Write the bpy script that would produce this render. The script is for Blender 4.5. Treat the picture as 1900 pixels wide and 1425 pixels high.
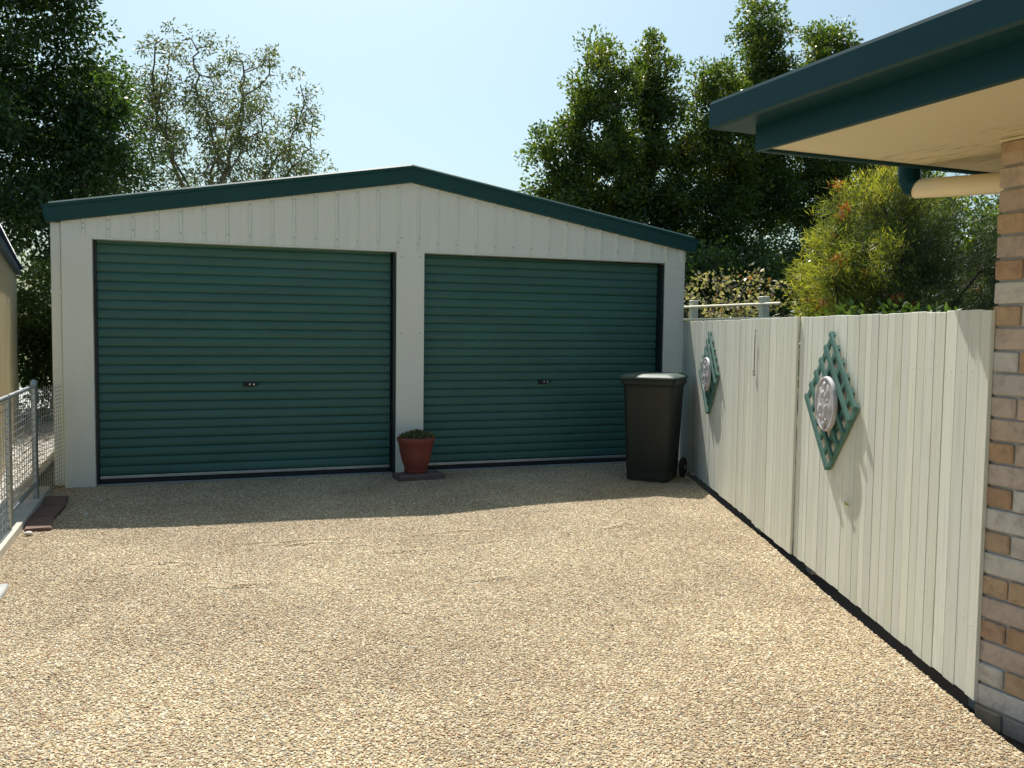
import bpy, math, random
import numpy as np
from mathutils import Vector, Matrix

sc = bpy.context.scene
for o in list(bpy.data.objects):
    bpy.data.objects.remove(o)
COL = sc.collection
random.seed(7)

# ------------------------------------------------------------------ camera
CAM = Vector((0.7328, -8.7385, 1.46))
YAW, PITCH, ROLL, FPX = 0.3535, 0.0619, 0.0129, 1662.1
f0 = Vector((math.sin(YAW), math.cos(YAW), 0)); r0 = Vector((math.cos(YAW), -math.sin(YAW), 0)); u0 = Vector((0, 0, 1))
fw = f0 * math.cos(PITCH) - u0 * math.sin(PITCH)
up = u0 * math.cos(PITCH) + f0 * math.sin(PITCH)
r3 = r0 * math.cos(ROLL) + up * math.sin(ROLL)
u3 = up * math.cos(ROLL) - r0 * math.sin(ROLL)
cd = bpy.data.cameras.new('camera')
cd.sensor_fit = 'HORIZONTAL'; cd.sensor_width = 36.0; cd.lens = 36.0 * FPX / 1900.0
cd.clip_start = 0.05; cd.clip_end = 2000
cam = bpy.data.objects.new('camera', cd)
M = Matrix((r3, u3, -fw)).transposed().to_4x4(); M.translation = CAM
cam.matrix_world = M
COL.objects.link(cam); sc.camera = cam

# ------------------------------------------------------------------ sky, sun, exposure
SUNV = Vector((0.100, 0.665, 1.0)).normalized()
elev = math.asin(SUNV.z); azim = math.atan2(SUNV.x, SUNV.y)
world = bpy.data.worlds.new('World'); sc.world = world; world.use_nodes = True
wn = world.node_tree; bg = wn.nodes['Background']
sky = wn.nodes.new('ShaderNodeTexSky'); sky.sky_type = 'NISHITA'; sky.sun_disc = False
sky.sun_elevation = elev; sky.sun_rotation = azim; sky.air_density = 1.0; sky.dust_density = 3.0; sky.ozone_density = 3.0
tint = wn.nodes.new('ShaderNodeMix'); tint.data_type = 'RGBA'; tint.blend_type = 'MULTIPLY'; tint.inputs[0].default_value = 1.0
tint.inputs[7].default_value = (0.94, 1.08, 0.98, 1.0)          # the camera's slightly green white balance
wn.links.new(sky.outputs[0], tint.inputs[6]); wn.links.new(tint.outputs[2], bg.inputs[0]); bg.inputs[1].default_value = 0.096
sd = bpy.data.lights.new('sun', 'SUN'); sd.energy = 5.0; sd.angle = math.radians(0.53); sd.color = (1.0, 0.95, 0.87)
sun = bpy.data.objects.new('sun', sd); sun.rotation_euler = (-SUNV).to_track_quat('-Z', 'Y').to_euler()
sun.location = SUNV * 40
COL.objects.link(sun)
sc.view_settings.view_transform = 'Standard'; sc.view_settings.look = 'None'
sc.view_settings.exposure = 0.52; sc.view_settings.gamma = 1.0; sc.view_settings.use_curve_mapping = False
sc.render.engine = 'CYCLES'
sc.cycles.max_bounces = 8; sc.cycles.diffuse_bounces = 4; sc.cycles.glossy_bounces = 3
sc.cycles.transmission_bounces = 4; sc.cycles.transparent_max_bounces = 6
sc.cycles.caustics_reflective = False; sc.cycles.caustics_refractive = False

# ------------------------------------------------------------------ materials
def newmat(name):
    m = bpy.data.materials.new(name); m.use_nodes = True
    nt = m.node_tree; b = nt.nodes['Principled BSDF']
    return m, nt, b
def N(nt, t, **kw):
    n = nt.nodes.new(t)
    for k, v in kw.items():
        setattr(n, k, v)
    return n
def ramp(nt, stops, interp='LINEAR'):
    r = nt.nodes.new('ShaderNodeValToRGB'); cr = r.color_ramp; cr.interpolation = interp
    while len(cr.elements) < len(stops):
        cr.elements.new(0.5)
    for e, (p, c) in zip(cr.elements, stops):
        e.position = p; e.color = (c[0], c[1], c[2], 1)
    return r
def noise(nt, vec, scale, detail=4, rough=0.55, dist=0.0):
    n = nt.nodes.new('ShaderNodeTexNoise'); n.inputs['Scale'].default_value = scale
    n.inputs['Detail'].default_value = detail; n.inputs['Roughness'].default_value = rough
    n.inputs['Distortion'].default_value = dist
    if vec is not None: nt.links.new(vec, n.inputs['Vector'])
    return n
def mix(nt, a, b, fac, mode='MIX'):
    m = nt.nodes.new('ShaderNodeMix'); m.data_type = 'RGBA'; m.blend_type = mode
    for sock, v in ((m.inputs[6], a), (m.inputs[7], b)):
        if isinstance(v, (tuple, list)): sock.default_value = (v[0], v[1], v[2], 1)
        else: nt.links.new(v, sock)
    if isinstance(fac, (int, float)): m.inputs[0].default_value = fac
    else: nt.links.new(fac, m.inputs[0])
    return m.outputs[2]
def coords(nt, scale=(1, 1, 1), kind='Object'):
    t = nt.nodes.new('ShaderNodeTexCoord'); mp = nt.nodes.new('ShaderNodeMapping')
    mp.inputs['Scale'].default_value = scale
    nt.links.new(t.outputs[kind], mp.inputs['Vector'])
    return mp.outputs[0]
def wpos(nt, scale=(1, 1, 1)):
    g = nt.nodes.new('ShaderNodeNewGeometry'); mp = nt.nodes.new('ShaderNodeMapping')
    mp.inputs['Scale'].default_value = scale
    nt.links.new(g.outputs['Position'], mp.inputs['Vector'])
    return mp.outputs[0]
def bump(nt, b, h, strength=0.3, dist=0.01):
    n = nt.nodes.new('ShaderNodeBump'); n.inputs['Strength'].default_value = strength; n.inputs['Distance'].default_value = dist
    nt.links.new(h, n.inputs['Height']); nt.links.new(n.outputs[0], b.inputs['Normal'])
    return n
def weathered(name, c1, c2, rough=0.5, scale=3.0, streak=None, fine=60, bstr=0.15, metal=0.0, spec=0.5):
    m, nt, b = newmat(name)
    n = noise(nt, wpos(nt, streak or (1, 1, 1)), scale, 5, 0.6)
    r = ramp(nt, [(0.3, c1), (0.7, c2)]); nt.links.new(n.outputs[0], r.inputs[0])
    nt.links.new(r.outputs[0], b.inputs['Base Color'])
    n2 = noise(nt, wpos(nt), fine, 3, 0.6)
    rr = nt.nodes.new('ShaderNodeMapRange'); rr.inputs[3].default_value = max(0.05, rough - 0.12); rr.inputs[4].default_value = min(1, rough + 0.12)
    nt.links.new(n.outputs[0], rr.inputs[0]); nt.links.new(rr.outputs[0], b.inputs['Roughness'])
    b.inputs['Metallic'].default_value = metal
    b.inputs['Specular IOR Level'].default_value = spec
    if bstr: bump(nt, b, n2.outputs[0], bstr, 0.004)
    return m

MAT = {}
MAT['cream_steel'] = weathered('cream_steel', (0.80, 0.815, 0.72), (0.845, 0.86, 0.765), 0.42, 1.6, (2.2, 2.2, 0.5), 25, 0.05)
MAT['green_steel'] = weathered('green_steel', (0.011, 0.060, 0.056), (0.016, 0.074, 0.068), 0.46, 2.2, (0.6, 1, 2), 30, 0.06, 0.0, 0.25)
MAT['door_green'] = weathered('door_green', (0.044, 0.130, 0.108), (0.060, 0.162, 0.136), 0.50, 2.6, (0.45, 1, 1.6), 40, 0.08, 0.0, 0.35)
MAT['gutter_green'] = weathered('gutter_green', (0.005, 0.040, 0.050), (0.007, 0.050, 0.060), 0.42, 3.0, (4, 0.4, 4), 30, 0.06, 0.0, 0.22)
MAT['dark_steel'] = weathered('dark_steel', (0.012, 0.02, 0.02), (0.02, 0.03, 0.03), 0.5)
MAT['aluminium'] = weathered('aluminium', (0.45, 0.47, 0.48), (0.6, 0.62, 0.62), 0.35, 8, None, 60, 0.08, 0.8)
MAT['rubber'] = weathered('rubber', (0.012, 0.013, 0.014), (0.024, 0.025, 0.026), 0.75, 10)
MAT['black_plastic'] = weathered('black_plastic', (0.01, 0.01, 0.011), (0.018, 0.018, 0.018), 0.4, 20)
MAT['chrome'] = weathered('chrome', (0.5, 0.48, 0.5), (0.65, 0.62, 0.64), 0.25, 20, None, 60, 0.0, 0.9)
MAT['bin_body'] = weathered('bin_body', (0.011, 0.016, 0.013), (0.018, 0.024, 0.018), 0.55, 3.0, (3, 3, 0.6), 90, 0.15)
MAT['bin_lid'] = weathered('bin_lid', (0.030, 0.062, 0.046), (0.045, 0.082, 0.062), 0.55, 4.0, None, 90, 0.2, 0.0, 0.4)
MAT['terracotta'] = weathered('terracotta', (0.20, 0.045, 0.032), (0.27, 0.07, 0.05), 0.5, 6, None, 70, 0.15)
MAT['paver'] = weathered('paver', (0.10, 0.055, 0.045), (0.17, 0.095, 0.075), 0.85, 6, None, 90, 0.5)
MAT['slab'] = weathered('slab', (0.10, 0.075, 0.065), (0.17, 0.12, 0.10), 0.9, 9, None, 70, 0.6)
MAT['soil'] = weathered('soil', (0.018, 0.013, 0.01), (0.04, 0.03, 0.022), 0.95, 9, None, 120, 1.0)
MAT['soffit'] = weathered('soffit', (0.68, 0.62, 0.43), (0.72, 0.66, 0.47), 0.6, 1.4, None, 60, 0.08)
MAT['pipe_cream'] = weathered('pipe_cream', (0.80, 0.71, 0.50), (0.83, 0.74, 0.54), 0.4, 4)
MAT['galvanised'] = weathered('galvanised', (0.30, 0.34, 0.36), (0.44, 0.47, 0.49), 0.38, 12, None, 60, 0.1, 0.85)
MAT['concrete'] = weathered('concrete', (0.44, 0.41, 0.34), (0.56, 0.53, 0.45), 0.9, 5, None, 120, 0.5)
MAT['grey_concrete'] = weathered('grey_concrete', (0.30, 0.31, 0.30), (0.42, 0.43, 0.41), 0.9, 8, None, 120, 0.5)
MAT['post_cream'] = weathered('post_cream', (0.76, 0.72, 0.55), (0.82, 0.78, 0.62), 0.7, 6, (4, 4, 0.7), 60, 0.2)
MAT['trellis_green'] = weathered('trellis_green', (0.05, 0.14, 0.118), (0.082, 0.20, 0.168), 0.65, 7, None, 60, 0.15)
MAT['pewter'] = weathered('pewter', (0.36, 0.355, 0.37), (0.54, 0.53, 0.55), 0.62, 26, None, 120, 0.5, 0.0)
MAT['roof_tile'] = weathered('roof_tile', (0.10, 0.06, 0.05), (0.15, 0.09, 0.07), 0.8)
MAT['neighbour_wall'] = weathered('neighbour_wall', (0.50, 0.42, 0.26), (0.58, 0.50, 0.32), 0.5, 2, (3, 3, 0.4), 40, 0.08)
MAT['blue_roof'] = weathered('blue_roof', (0.012, 0.05, 0.13), (0.02, 0.075, 0.17), 0.4, 4)
MAT['bark_grey'] = weathered('bark_grey', (0.13, 0.105, 0.085), (0.24, 0.20, 0.165), 0.9, 7, (1, 1, 0.4), 40, 0.6)
MAT['bark_dark'] = weathered('bark_dark', (0.05, 0.04, 0.03), (0.10, 0.08, 0.06), 0.9, 7, (1, 1, 0.4), 40, 0.6)
MAT['stone_white'] = weathered('stone_white', (0.55, 0.52, 0.47), (0.7, 0.67, 0.62), 0.8, 20)
MAT['cord'] = weathered('cord', (0.14, 0.10, 0.07), (0.22, 0.17, 0.12), 0.9, 20)
MAT['dry_leaf'] = weathered('dry_leaf', (0.22, 0.24, 0.04), (0.36, 0.34, 0.08), 0.6, 20)
MAT['mortar'] = weathered('mortar', (0.36, 0.355, 0.34), (0.46, 0.45, 0.43), 0.95, 14, None, 160, 0.6)

nt = MAT['soffit'].node_tree; b = nt.nodes['Principled BSDF']           # mould streaks where the soffit meets the wall
src = b.inputs['Base Color'].links[0].from_socket
tc = N(nt, 'ShaderNodeTexCoord'); sx = N(nt, 'ShaderNodeSeparateXYZ'); nt.links.new(tc.outputs['Object'], sx.inputs[0])
mr = N(nt, 'ShaderNodeMapRange'); mr.inputs[1].default_value = -0.26; mr.inputs[2].default_value = -0.03; nt.links.new(sx.outputs[0], mr.inputs[0])
my = N(nt, 'ShaderNodeMapRange'); my.inputs[1].default_value = -0.75; my.inputs[2].default_value = -0.05; nt.links.new(sx.outputs[1], my.inputs[0])
nz = noise(nt, coords(nt, (30, 4, 1)), 1.6, 5, 0.7); rz2 = ramp(nt, [(0.54, (0, 0, 0)), (0.70, (1, 1, 1))]); nt.links.new(nz.outputs[0], rz2.inputs[0])
m1 = N(nt, 'ShaderNodeMath', operation='MULTIPLY'); nt.links.new(mr.outputs[0], m1.inputs[0]); nt.links.new(rz2.outputs[0], m1.inputs[1])
m2 = N(nt, 'ShaderNodeMath', operation='MULTIPLY'); nt.links.new(m1.outputs[0], m2.inputs[0]); nt.links.new(my.outputs[0], m2.inputs[1])
nt.links.new(mix(nt, src, (0.16, 0.13, 0.07), m2.outputs[0]), b.inputs['Base Color'])

# painted boards: object colour gives each board its own tone, streaks run along the grain
m, nt, b = newmat('painted_board')
oi = N(nt, 'ShaderNodeObjectInfo')
st = noise(nt, wpos(nt, (14, 14, 0.55)), 4.0, 6, 0.65, 0.4)
rs = ramp(nt, [(0.22, (0.74, 0.74, 0.70)), (0.45, (0.97, 0.97, 0.96)), (0.8, (1.07, 1.07, 1.06))]); nt.links.new(st.outputs[0], rs.inputs[0])
c1 = mix(nt, oi.outputs['Color'], rs.outputs[0], 1.0, 'MULTIPLY')
bl = noise(nt, wpos(nt, (3, 3, 1.4)), 2.6, 6, 0.7)
rb = ramp(nt, [(0.56, (0, 0, 0)), (0.80, (1, 1, 1))]); nt.links.new(bl.outputs[0], rb.inputs[0])
fm = N(nt, 'ShaderNodeMath', operation='MULTIPLY'); fm.inputs[1].default_value = 0.42
nt.links.new(rb.outputs[0], fm.inputs[0])
c2 = mix(nt, c1, (0.47, 0.43, 0.33), fm.outputs[0])
ch = noise(nt, wpos(nt, (9, 9, 5)), 3.2, 6, 0.75, 0.3)                    # flaked paint showing grey wood
rc2 = ramp(nt, [(0.66, (0, 0, 0)), (0.70, (1, 1, 1))]); nt.links.new(ch.outputs[0], rc2.inputs[0])
fm2 = N(nt, 'ShaderNodeMath', operation='MULTIPLY'); fm2.inputs[1].default_value = 0.55; nt.links.new(rc2.outputs[0], fm2.inputs[0])
c2 = mix(nt, c2, (0.40, 0.38, 0.33), fm2.outputs[0])
nt.links.new(c2, b.inputs['Base Color']); b.inputs['Roughness'].default_value = 0.62
gr = noise(nt, wpos(nt, (60, 60, 1.2)), 3.0, 5, 0.7, 0.6)
bump(nt, b, gr.outputs[0], 0.22, 0.003)
MAT['painted_board'] = m

# bricks: object colour per brick plus mottling
m, nt, b = newmat('brick')
oi = N(nt, 'ShaderNodeObjectInfo')
n1 = noise(nt, wpos(nt), 16, 6, 0.7, 0.6)
r1 = ramp(nt, [(0.25, (0.62, 0.58, 0.56)), (0.5, (1, 1, 1)), (0.78, (1.22, 1.16, 1.10))]); nt.links.new(n1.outputs[0], r1.inputs[0])
c = mix(nt, oi.outputs['Color'], r1.outputs[0], 1.0, 'MULTIPLY')
n2 = noise(nt, wpos(nt), 7, 4, 0.6, 1.2)
r2 = ramp(nt, [(0.58, (0, 0, 0)), (0.72, (1, 1, 1))]); nt.links.new(n2.outputs[0], r2.inputs[0])
fm = N(nt, 'ShaderNodeMath', operation='MULTIPLY'); fm.inputs[1].default_value = 0.45; nt.links.new(r2.outputs[0], fm.inputs[0])
c = mix(nt, c, (0.30, 0.15, 0.085), fm.outputs[0])
nt.links.new(c, b.inputs['Base Color']); b.inputs['Roughness'].default_value = 0.88
n3 = noise(nt, wpos(nt), 70, 7, 0.75); bump(nt, b, n3.outputs[0], 0.9, 0.006)
MAT['brick'] = m

# driveway bed under the loose stones
STONE = [(0.0, (0.449, 0.367, 0.225)), (0.17, (0.578, 0.485, 0.315)), (0.33, (0.385, 0.293, 0.170)), (0.47, (0.492, 0.357, 0.205)),
         (0.57, (0.663, 0.575, 0.400)), (0.68, (0.289, 0.224, 0.145)), (0.77, (0.428, 0.394, 0.310)), (0.86, (0.374, 0.218, 0.125)),
         (0.92, (0.182, 0.154, 0.120)), (0.96, (0.749, 0.698, 0.560))]
m, nt, b = newmat('gravel_bed')
vo = N(nt, 'ShaderNodeTexVoronoi'); vo.inputs['Scale'].default_value = 85
nt.links.new(wpos(nt), vo.inputs['Vector'])
sp = N(nt, 'ShaderNodeSeparateColor'); nt.links.new(vo.outputs['Color'], sp.inputs[0])
rc = ramp(nt, STONE, 'CONSTANT'); nt.links.new(sp.outputs[0], rc.inputs[0])
dk = mix(nt, rc.outputs[0], (0.72, 0.70, 0.67), 1.0, 'MULTIPLY')
nt.links.new(dk, b.inputs['Base Color']); b.inputs['Roughness'].default_value = 0.85
inv = N(nt, 'ShaderNodeMath', operation='SUBTRACT'); inv.inputs[0].default_value = 1.0; nt.links.new(vo.outputs['Distance'], inv.inputs[1])
bump(nt, b, inv.outputs[0], 0.9, 0.008)
MAT['gravel_bed'] = m
def stone_material(name, stops, patch):
    m, nt, b = newmat(name)
    oi = N(nt, 'ShaderNodeObjectInfo')
    rc = ramp(nt, stops, 'CONSTANT'); nt.links.new(oi.outputs['Random'], rc.inputs[0])
    n = noise(nt, wpos(nt), 0.75, 6, 0.68)
    r = ramp(nt, [(0.34, patch[0]), (0.62, patch[1])]); nt.links.new(n.outputs[0], r.inputs[0])
    c = mix(nt, rc.outputs[0], r.outputs[0], 1.0, 'MULTIPLY')
    nt.links.new(c, b.inputs['Base Color']); b.inputs['Roughness'].default_value = 0.7
    return m
MAT['stones'] = stone_material('stones', STONE, ((0.74, 0.69, 0.64), (1.12, 1.11, 1.08)))
PALE = [(0.0, (0.55, 0.53, 0.48)), (0.3, (0.42, 0.40, 0.36)), (0.55, (0.66, 0.64, 0.58)), (0.8, (0.30, 0.28, 0.25))]
MAT['pale_stones'] = stone_material('pale_stones', PALE, ((0.8, 0.8, 0.8), (1.05, 1.05, 1.05)))
# open ground
m, nt, b = newmat('grassy_ground')
n = noise(nt, wpos(nt), 0.8, 8, 0.7)
r = ramp(nt, [(0.3, (0.09, 0.08, 0.04)), (0.55, (0.11, 0.12, 0.045)), (0.75, (0.18, 0.16, 0.08))]); nt.links.new(n.outputs[0], r.inputs[0])
nt.links.new(r.outputs[0], b.inputs['Base Color']); b.inputs['Roughness'].default_value = 0.95
n = noise(nt, wpos(nt), 30, 5, 0.7); bump(nt, b, n.outputs[0], 0.8, 0.03)
MAT['grassy_ground'] = m

def leaf_material(name, stops, trans=0.4, tcol=(1.1, 1.25, 0.5), rough=0.38, spec=0.5):
    m, nt, b = newmat(name)
    at = N(nt, 'ShaderNodeAttribute'); at.attribute_name = 'tint'
    rc = ramp(nt, stops); nt.links.new(at.outputs['Fac'], rc.inputs[0])
    nt.links.new(rc.outputs[0], b.inputs['Base Color'])
    b.inputs['Roughness'].default_value = rough; b.inputs['Specular IOR Level'].default_value = spec
    tr = N(nt, 'ShaderNodeBsdfTranslucent')
    tc = mix(nt, rc.outputs[0], tcol, 1.0, 'MULTIPLY')
    nt.links.new(tc, tr.inputs['Color'])
    ms = N(nt, 'ShaderNodeMixShader'); ms.inputs[0].default_value = trans
    nt.links.new(b.outputs[0], ms.inputs[1]); nt.links.new(tr.outputs[0], ms.inputs[2])
    nt.links.new(ms.outputs[0], nt.nodes['Material Output'].inputs['Surface'])
    return m
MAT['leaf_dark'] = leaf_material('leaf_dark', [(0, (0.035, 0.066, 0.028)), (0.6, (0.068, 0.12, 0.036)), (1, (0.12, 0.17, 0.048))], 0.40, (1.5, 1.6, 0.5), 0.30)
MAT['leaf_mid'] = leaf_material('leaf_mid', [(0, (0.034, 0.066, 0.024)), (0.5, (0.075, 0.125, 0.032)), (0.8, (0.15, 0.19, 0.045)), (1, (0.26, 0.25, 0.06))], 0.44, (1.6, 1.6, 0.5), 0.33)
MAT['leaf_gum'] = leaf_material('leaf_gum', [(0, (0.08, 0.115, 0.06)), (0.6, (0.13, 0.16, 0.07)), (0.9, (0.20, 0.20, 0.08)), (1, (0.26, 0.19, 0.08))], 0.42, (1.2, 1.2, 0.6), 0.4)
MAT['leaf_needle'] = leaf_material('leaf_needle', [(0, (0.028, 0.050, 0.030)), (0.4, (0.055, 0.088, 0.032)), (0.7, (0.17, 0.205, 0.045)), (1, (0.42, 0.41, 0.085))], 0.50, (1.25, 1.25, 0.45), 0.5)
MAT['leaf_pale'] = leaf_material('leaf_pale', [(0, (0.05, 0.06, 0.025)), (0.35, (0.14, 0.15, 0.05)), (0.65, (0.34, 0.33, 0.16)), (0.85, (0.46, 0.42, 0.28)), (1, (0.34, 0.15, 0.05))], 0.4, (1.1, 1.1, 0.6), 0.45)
MAT['flower'] = leaf_material('flower', [(0, (0.42, 0.12, 0.02)), (1, (0.6, 0.24, 0.04))], 0.3, (1, 1, 1), 0.6)

# ------------------------------------------------------------------ mesh helpers
class MB:
    def __init__(self): self.v = []; self.f = []
    def add(self, vs, fs):
        k = len(self.v); self.v += [tuple(p) for p in vs]; self.f += [tuple(i + k for i in q) for q in fs]
        return self
    def box(self, x0, x1, y0, y1, z0, z1):
        return self.add([(x0, y0, z0), (x1, y0, z0), (x1, y1, z0), (x0, y1, z0), (x0, y0, z1), (x1, y0, z1), (x1, y1, z1), (x0, y1, z1)],
                        [(0, 3, 2, 1), (4, 5, 6, 7), (0, 1, 5, 4), (1, 2, 6, 5), (2, 3, 7, 6), (3, 0, 4, 7)])
    def cbox(self, x0, x1, y0, y1, z0, z1, c=0.004, jit=0.0):
        """box with chamfered edges"""
        rnd = random.Random(int((x0 * 131 + z0 * 71 + y0 * 17) * 1000))
        lim = ((x0, x1), (y0, y1), (z0, z1)); ids = {}; vs = []; fs = []
        for sx in (0, 1):
            for sy in (0, 1):
                for sz in (0, 1):
                    s = (sx, sy, sz)
                    for ax in range(3):
                        p = []
                        for k in range(3):
                            val = lim[k][s[k]]
                            if k != ax: val += c if s[k] == 0 else -c
                            p.append(val + (rnd.uniform(-jit, jit) if jit else 0))
                        ids[(s, ax)] = len(vs); vs.append(p)
        cen = Vector(((x0 + x1) / 2, (y0 + y1) / 2, (z0 + z1) / 2))
        def face(idx):
            a, b_, c_ = (Vector(vs[i]) for i in idx[:3]); nrm = (b_ - a).cross(c_ - a)
            mid = sum((Vector(vs[i]) for i in idx), Vector()) / len(idx)
            fs.append(tuple(idx) if nrm.dot(mid - cen) > 0 else tuple(reversed(idx)))
        for ax in range(3):
            o1, o2 = [k for k in range(3) if k != ax]
            for s in (0, 1):
                q = []
                for a, b_ in ((0, 0), (1, 0), (1, 1), (0, 1)):
                    t = [0, 0, 0]; t[ax] = s; t[o1] = a; t[o2] = b_; q.append(ids[(tuple(t), ax)])
                face(q)
            for a in (0, 1):
                for b_ in (0, 1):
                    t0 = [0, 0, 0]; t0[o1] = a; t0[o2] = b_; t1 = list(t0); t1[ax] = 1
                    t0, t1 = tuple(t0), tuple(t1)
                    face([ids[(t0, o1)], ids[(t1, o1)], ids[(t1, o2)], ids[(t0, o2)]])
        for sx in (0, 1):
            for sy in (0, 1):
                for sz in (0, 1):
                    face([ids[((sx, sy, sz), k)] for k in range(3)])
        return self.add(vs, fs)
    def prism(self, prof, d0, d1, axis='y'):
        """closed 2-D profile extruded along an axis; prof is in the two other axes in order"""
        n = len(prof); vs = []
        for d in (d0, d1):
            for a, b_ in prof:
                vs.append({'x': (d, a, b_), 'y': (a, d, b_), 'z': (a, b_, d)}[axis])
        fs = [tuple((i, (i + 1) % n, n + (i + 1) % n, n + i)) for i in range(n)]
        fs += [tuple(range(n - 1, -1, -1)), tuple(range(n, 2 * n))]
        return self.add(vs, fs)
    def tube(self, pts, r, n=8, cap=True):
        pts = [Vector(p) for p in pts]; rs = r if isinstance(r, (list, tuple)) else [r] * len(pts)
        vs = []; ref = None
        for i, p in enumerate(pts):
            d = (pts[min(i + 1, len(pts) - 1)] - pts[max(i - 1, 0)]).normalized()
            if ref is None or abs(ref.dot(d)) > 0.98: ref = Vector((0, 0, 1)) if abs(d.z) < 0.9 else Vector((1, 0, 0))
            a = d.cross(ref).normalized(); b_ = a.cross(d)
            for k in range(n):
                t = 2 * math.pi * k / n; vs.append(p + (a * math.cos(t) + b_ * math.sin(t)) * rs[i])
        fs = [(i * n + k, i * n + (k + 1) % n, (i + 1) * n + (k + 1) % n, (i + 1) * n + k) for i in range(len(pts) - 1) for k in range(n)]
        if cap: fs += [tuple(range(n - 1, -1, -1)), tuple(range((len(pts) - 1) * n, len(pts) * n))]
        return self.add(vs, fs)
    def lathe(self, prof, n=32, c=(0, 0, 0)):
        vs = []; k = len(prof)
        for i in range(n):
            t = 2 * math.pi * i / n
            for r, z in prof: vs.append((c[0] + r * math.cos(t), c[1] + r * math.sin(t), c[2] + z))
        fs = [(i * k + j, ((i + 1) % n) * k + j, ((i + 1) % n) * k + j + 1, i * k + j + 1) for i in range(n) for j in range(k - 1)]
        return self.add(vs, fs)
    def mesh(self, name):
        me = bpy.data.meshes.new(name); me.from_pydata(self.v, [], self.f); me.validate(); me.update(); return me
    def build(self, name, mat, parent=None, smooth=False, **kw):
        return link(name, self.mesh(name), mat, parent, smooth, **kw)

def link(name, me, mat, parent=None, smooth=False, loc=None, rot=None, color=None):
    if mat is not None and not me.materials: me.materials.append(MAT[mat] if isinstance(mat, str) else mat)
    if smooth:
        me.polygons.foreach_set('use_smooth', [True] * len(me.polygons))
        if smooth != 'all':
            try: me.set_sharp_from_angle(angle=math.radians(38))
            except Exception: pass
    o = bpy.data.objects.new(name, me); COL.objects.link(o)
    if parent is not None: o.parent = parent
    if loc is not None: o.location = loc
    if rot is not None: o.rotation_euler = rot
    if color is not None: o.color = (color[0], color[1], color[2], 1)
    return o
def tag(o, label=None, cat=None, group=None, kind=None):
    if label: o['label'] = label
    if cat: o['category'] = cat
    if group: o['group'] = group
    if kind: o['kind'] = kind
    return o
def empty(name, loc=(0, 0, 0), rz=0.0):
    o = bpy.data.objects.new(name, None); o.location = loc; o.rotation_euler = (0, 0, rz); o.empty_display_size = 0.2
    COL.objects.link(o); return o

# ================================================================== SETTING
MB().add([(-300, -300, -0.07), (300, -300, -0.07), (300, 300, -0.07), (-300, 300, -0.07)], [(0, 1, 2, 3)]).build('ground', 'grassy_ground')['kind'] = 'structure'

FA = Vector((5.745, -0.421, 0)); FB = Vector((3.612, -6.174, 0))          # fence line far end / near end
FD = (FB - FA).normalized(); FN = Vector((FD.y, -FD.x, 0))                  # FN points at the driveway
if FN.x > 0: FN = -FN
def fence_x(y): return FA.x + (y - FA.y) * (FB.x - FA.x) / (FB.y - FA.y)

RIDGES = [(1.45, -2.62, 0.42, -0.10, 0.10), (1.50, -2.72, 0.30, -0.18, 0.05), (2.55, -2.70, 0.50, 0.02, -0.04), (2.75, -3.05, 0.34, 0.04, 0.06), (1.95, -3.12, 0.36, -0.05, 0.20),
          (0.62, -2.98, 0.25, -0.20, 0.0), (3.75, -2.85, 0.22, 0.35, 0.0), (1.05, -3.62, 0.20, -0.05, 0.1), (2.35, -3.9, 0.3, 0.1, 0.1)]
def gz(x, y):
    """gentle unevenness and raked ripples of the loose gravel"""
    z = 0.010 * math.sin(x * 1.3 + 0.4) * math.sin(y * 1.1) + 0.004 * math.sin(3.1 * x + 1.7 * y)
    for cx, cy, hl, a, b_ in RIDGES:                      # scuffed ridges left by tyres
        u = (x - cx) / hl
        if abs(u) < 1.3:
            d = y - (cy + a * (x - cx) + b_ * (x - cx) ** 2 + 0.012 * math.sin(9 * x + cy))
            if abs(d) < 0.12: z += 0.016 * math.exp(-(d / 0.030) ** 2) * math.exp(-u * u * 2.2)
    if y > -0.5: z *= max(0.0, -y / 0.5)
    return z
def driveway_mesh(name, y0, y1, ny, nx, xl=-0.325, dz=0.0):
    vs = []; fs = []
    for j in range(ny + 1):
        y = y0 + (y1 - y0) * j / ny
        a = xl if y > -2.75 else xl - min(9.0, (-2.75 - y) * 1.8)
        b_ = fence_x(y) - 0.035 if y > -6.3 else fence_x(-6.3) - 0.035 - 0.30 * (-6.3 - y)
        if y < -9: b_ = min(b_, 2.6)
        for i in range(nx + 1):
            x = a + (b_ - a) * i / nx
            vs.append((x, y, gz(x, y) + dz))
    for j in range(ny):
        for i in range(nx):
            p = j * (nx + 1) + i; fs.append((p, p + nx + 1, p + nx + 2, p + 1) if y1 < y0 and False else (p, p + 1, p + nx + 2, p + nx + 1))
    me = bpy.data.meshes.new(name); me.from_pydata(vs, [], fs); me.update(); return me
drv = link('driveway', driveway_mesh('driveway', -26.0, 0.16, 520, 60), 'gravel_bed', smooth='all')
tag(drv, kind='structure', label='tan gravel driveway in front of the garage')

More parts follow.
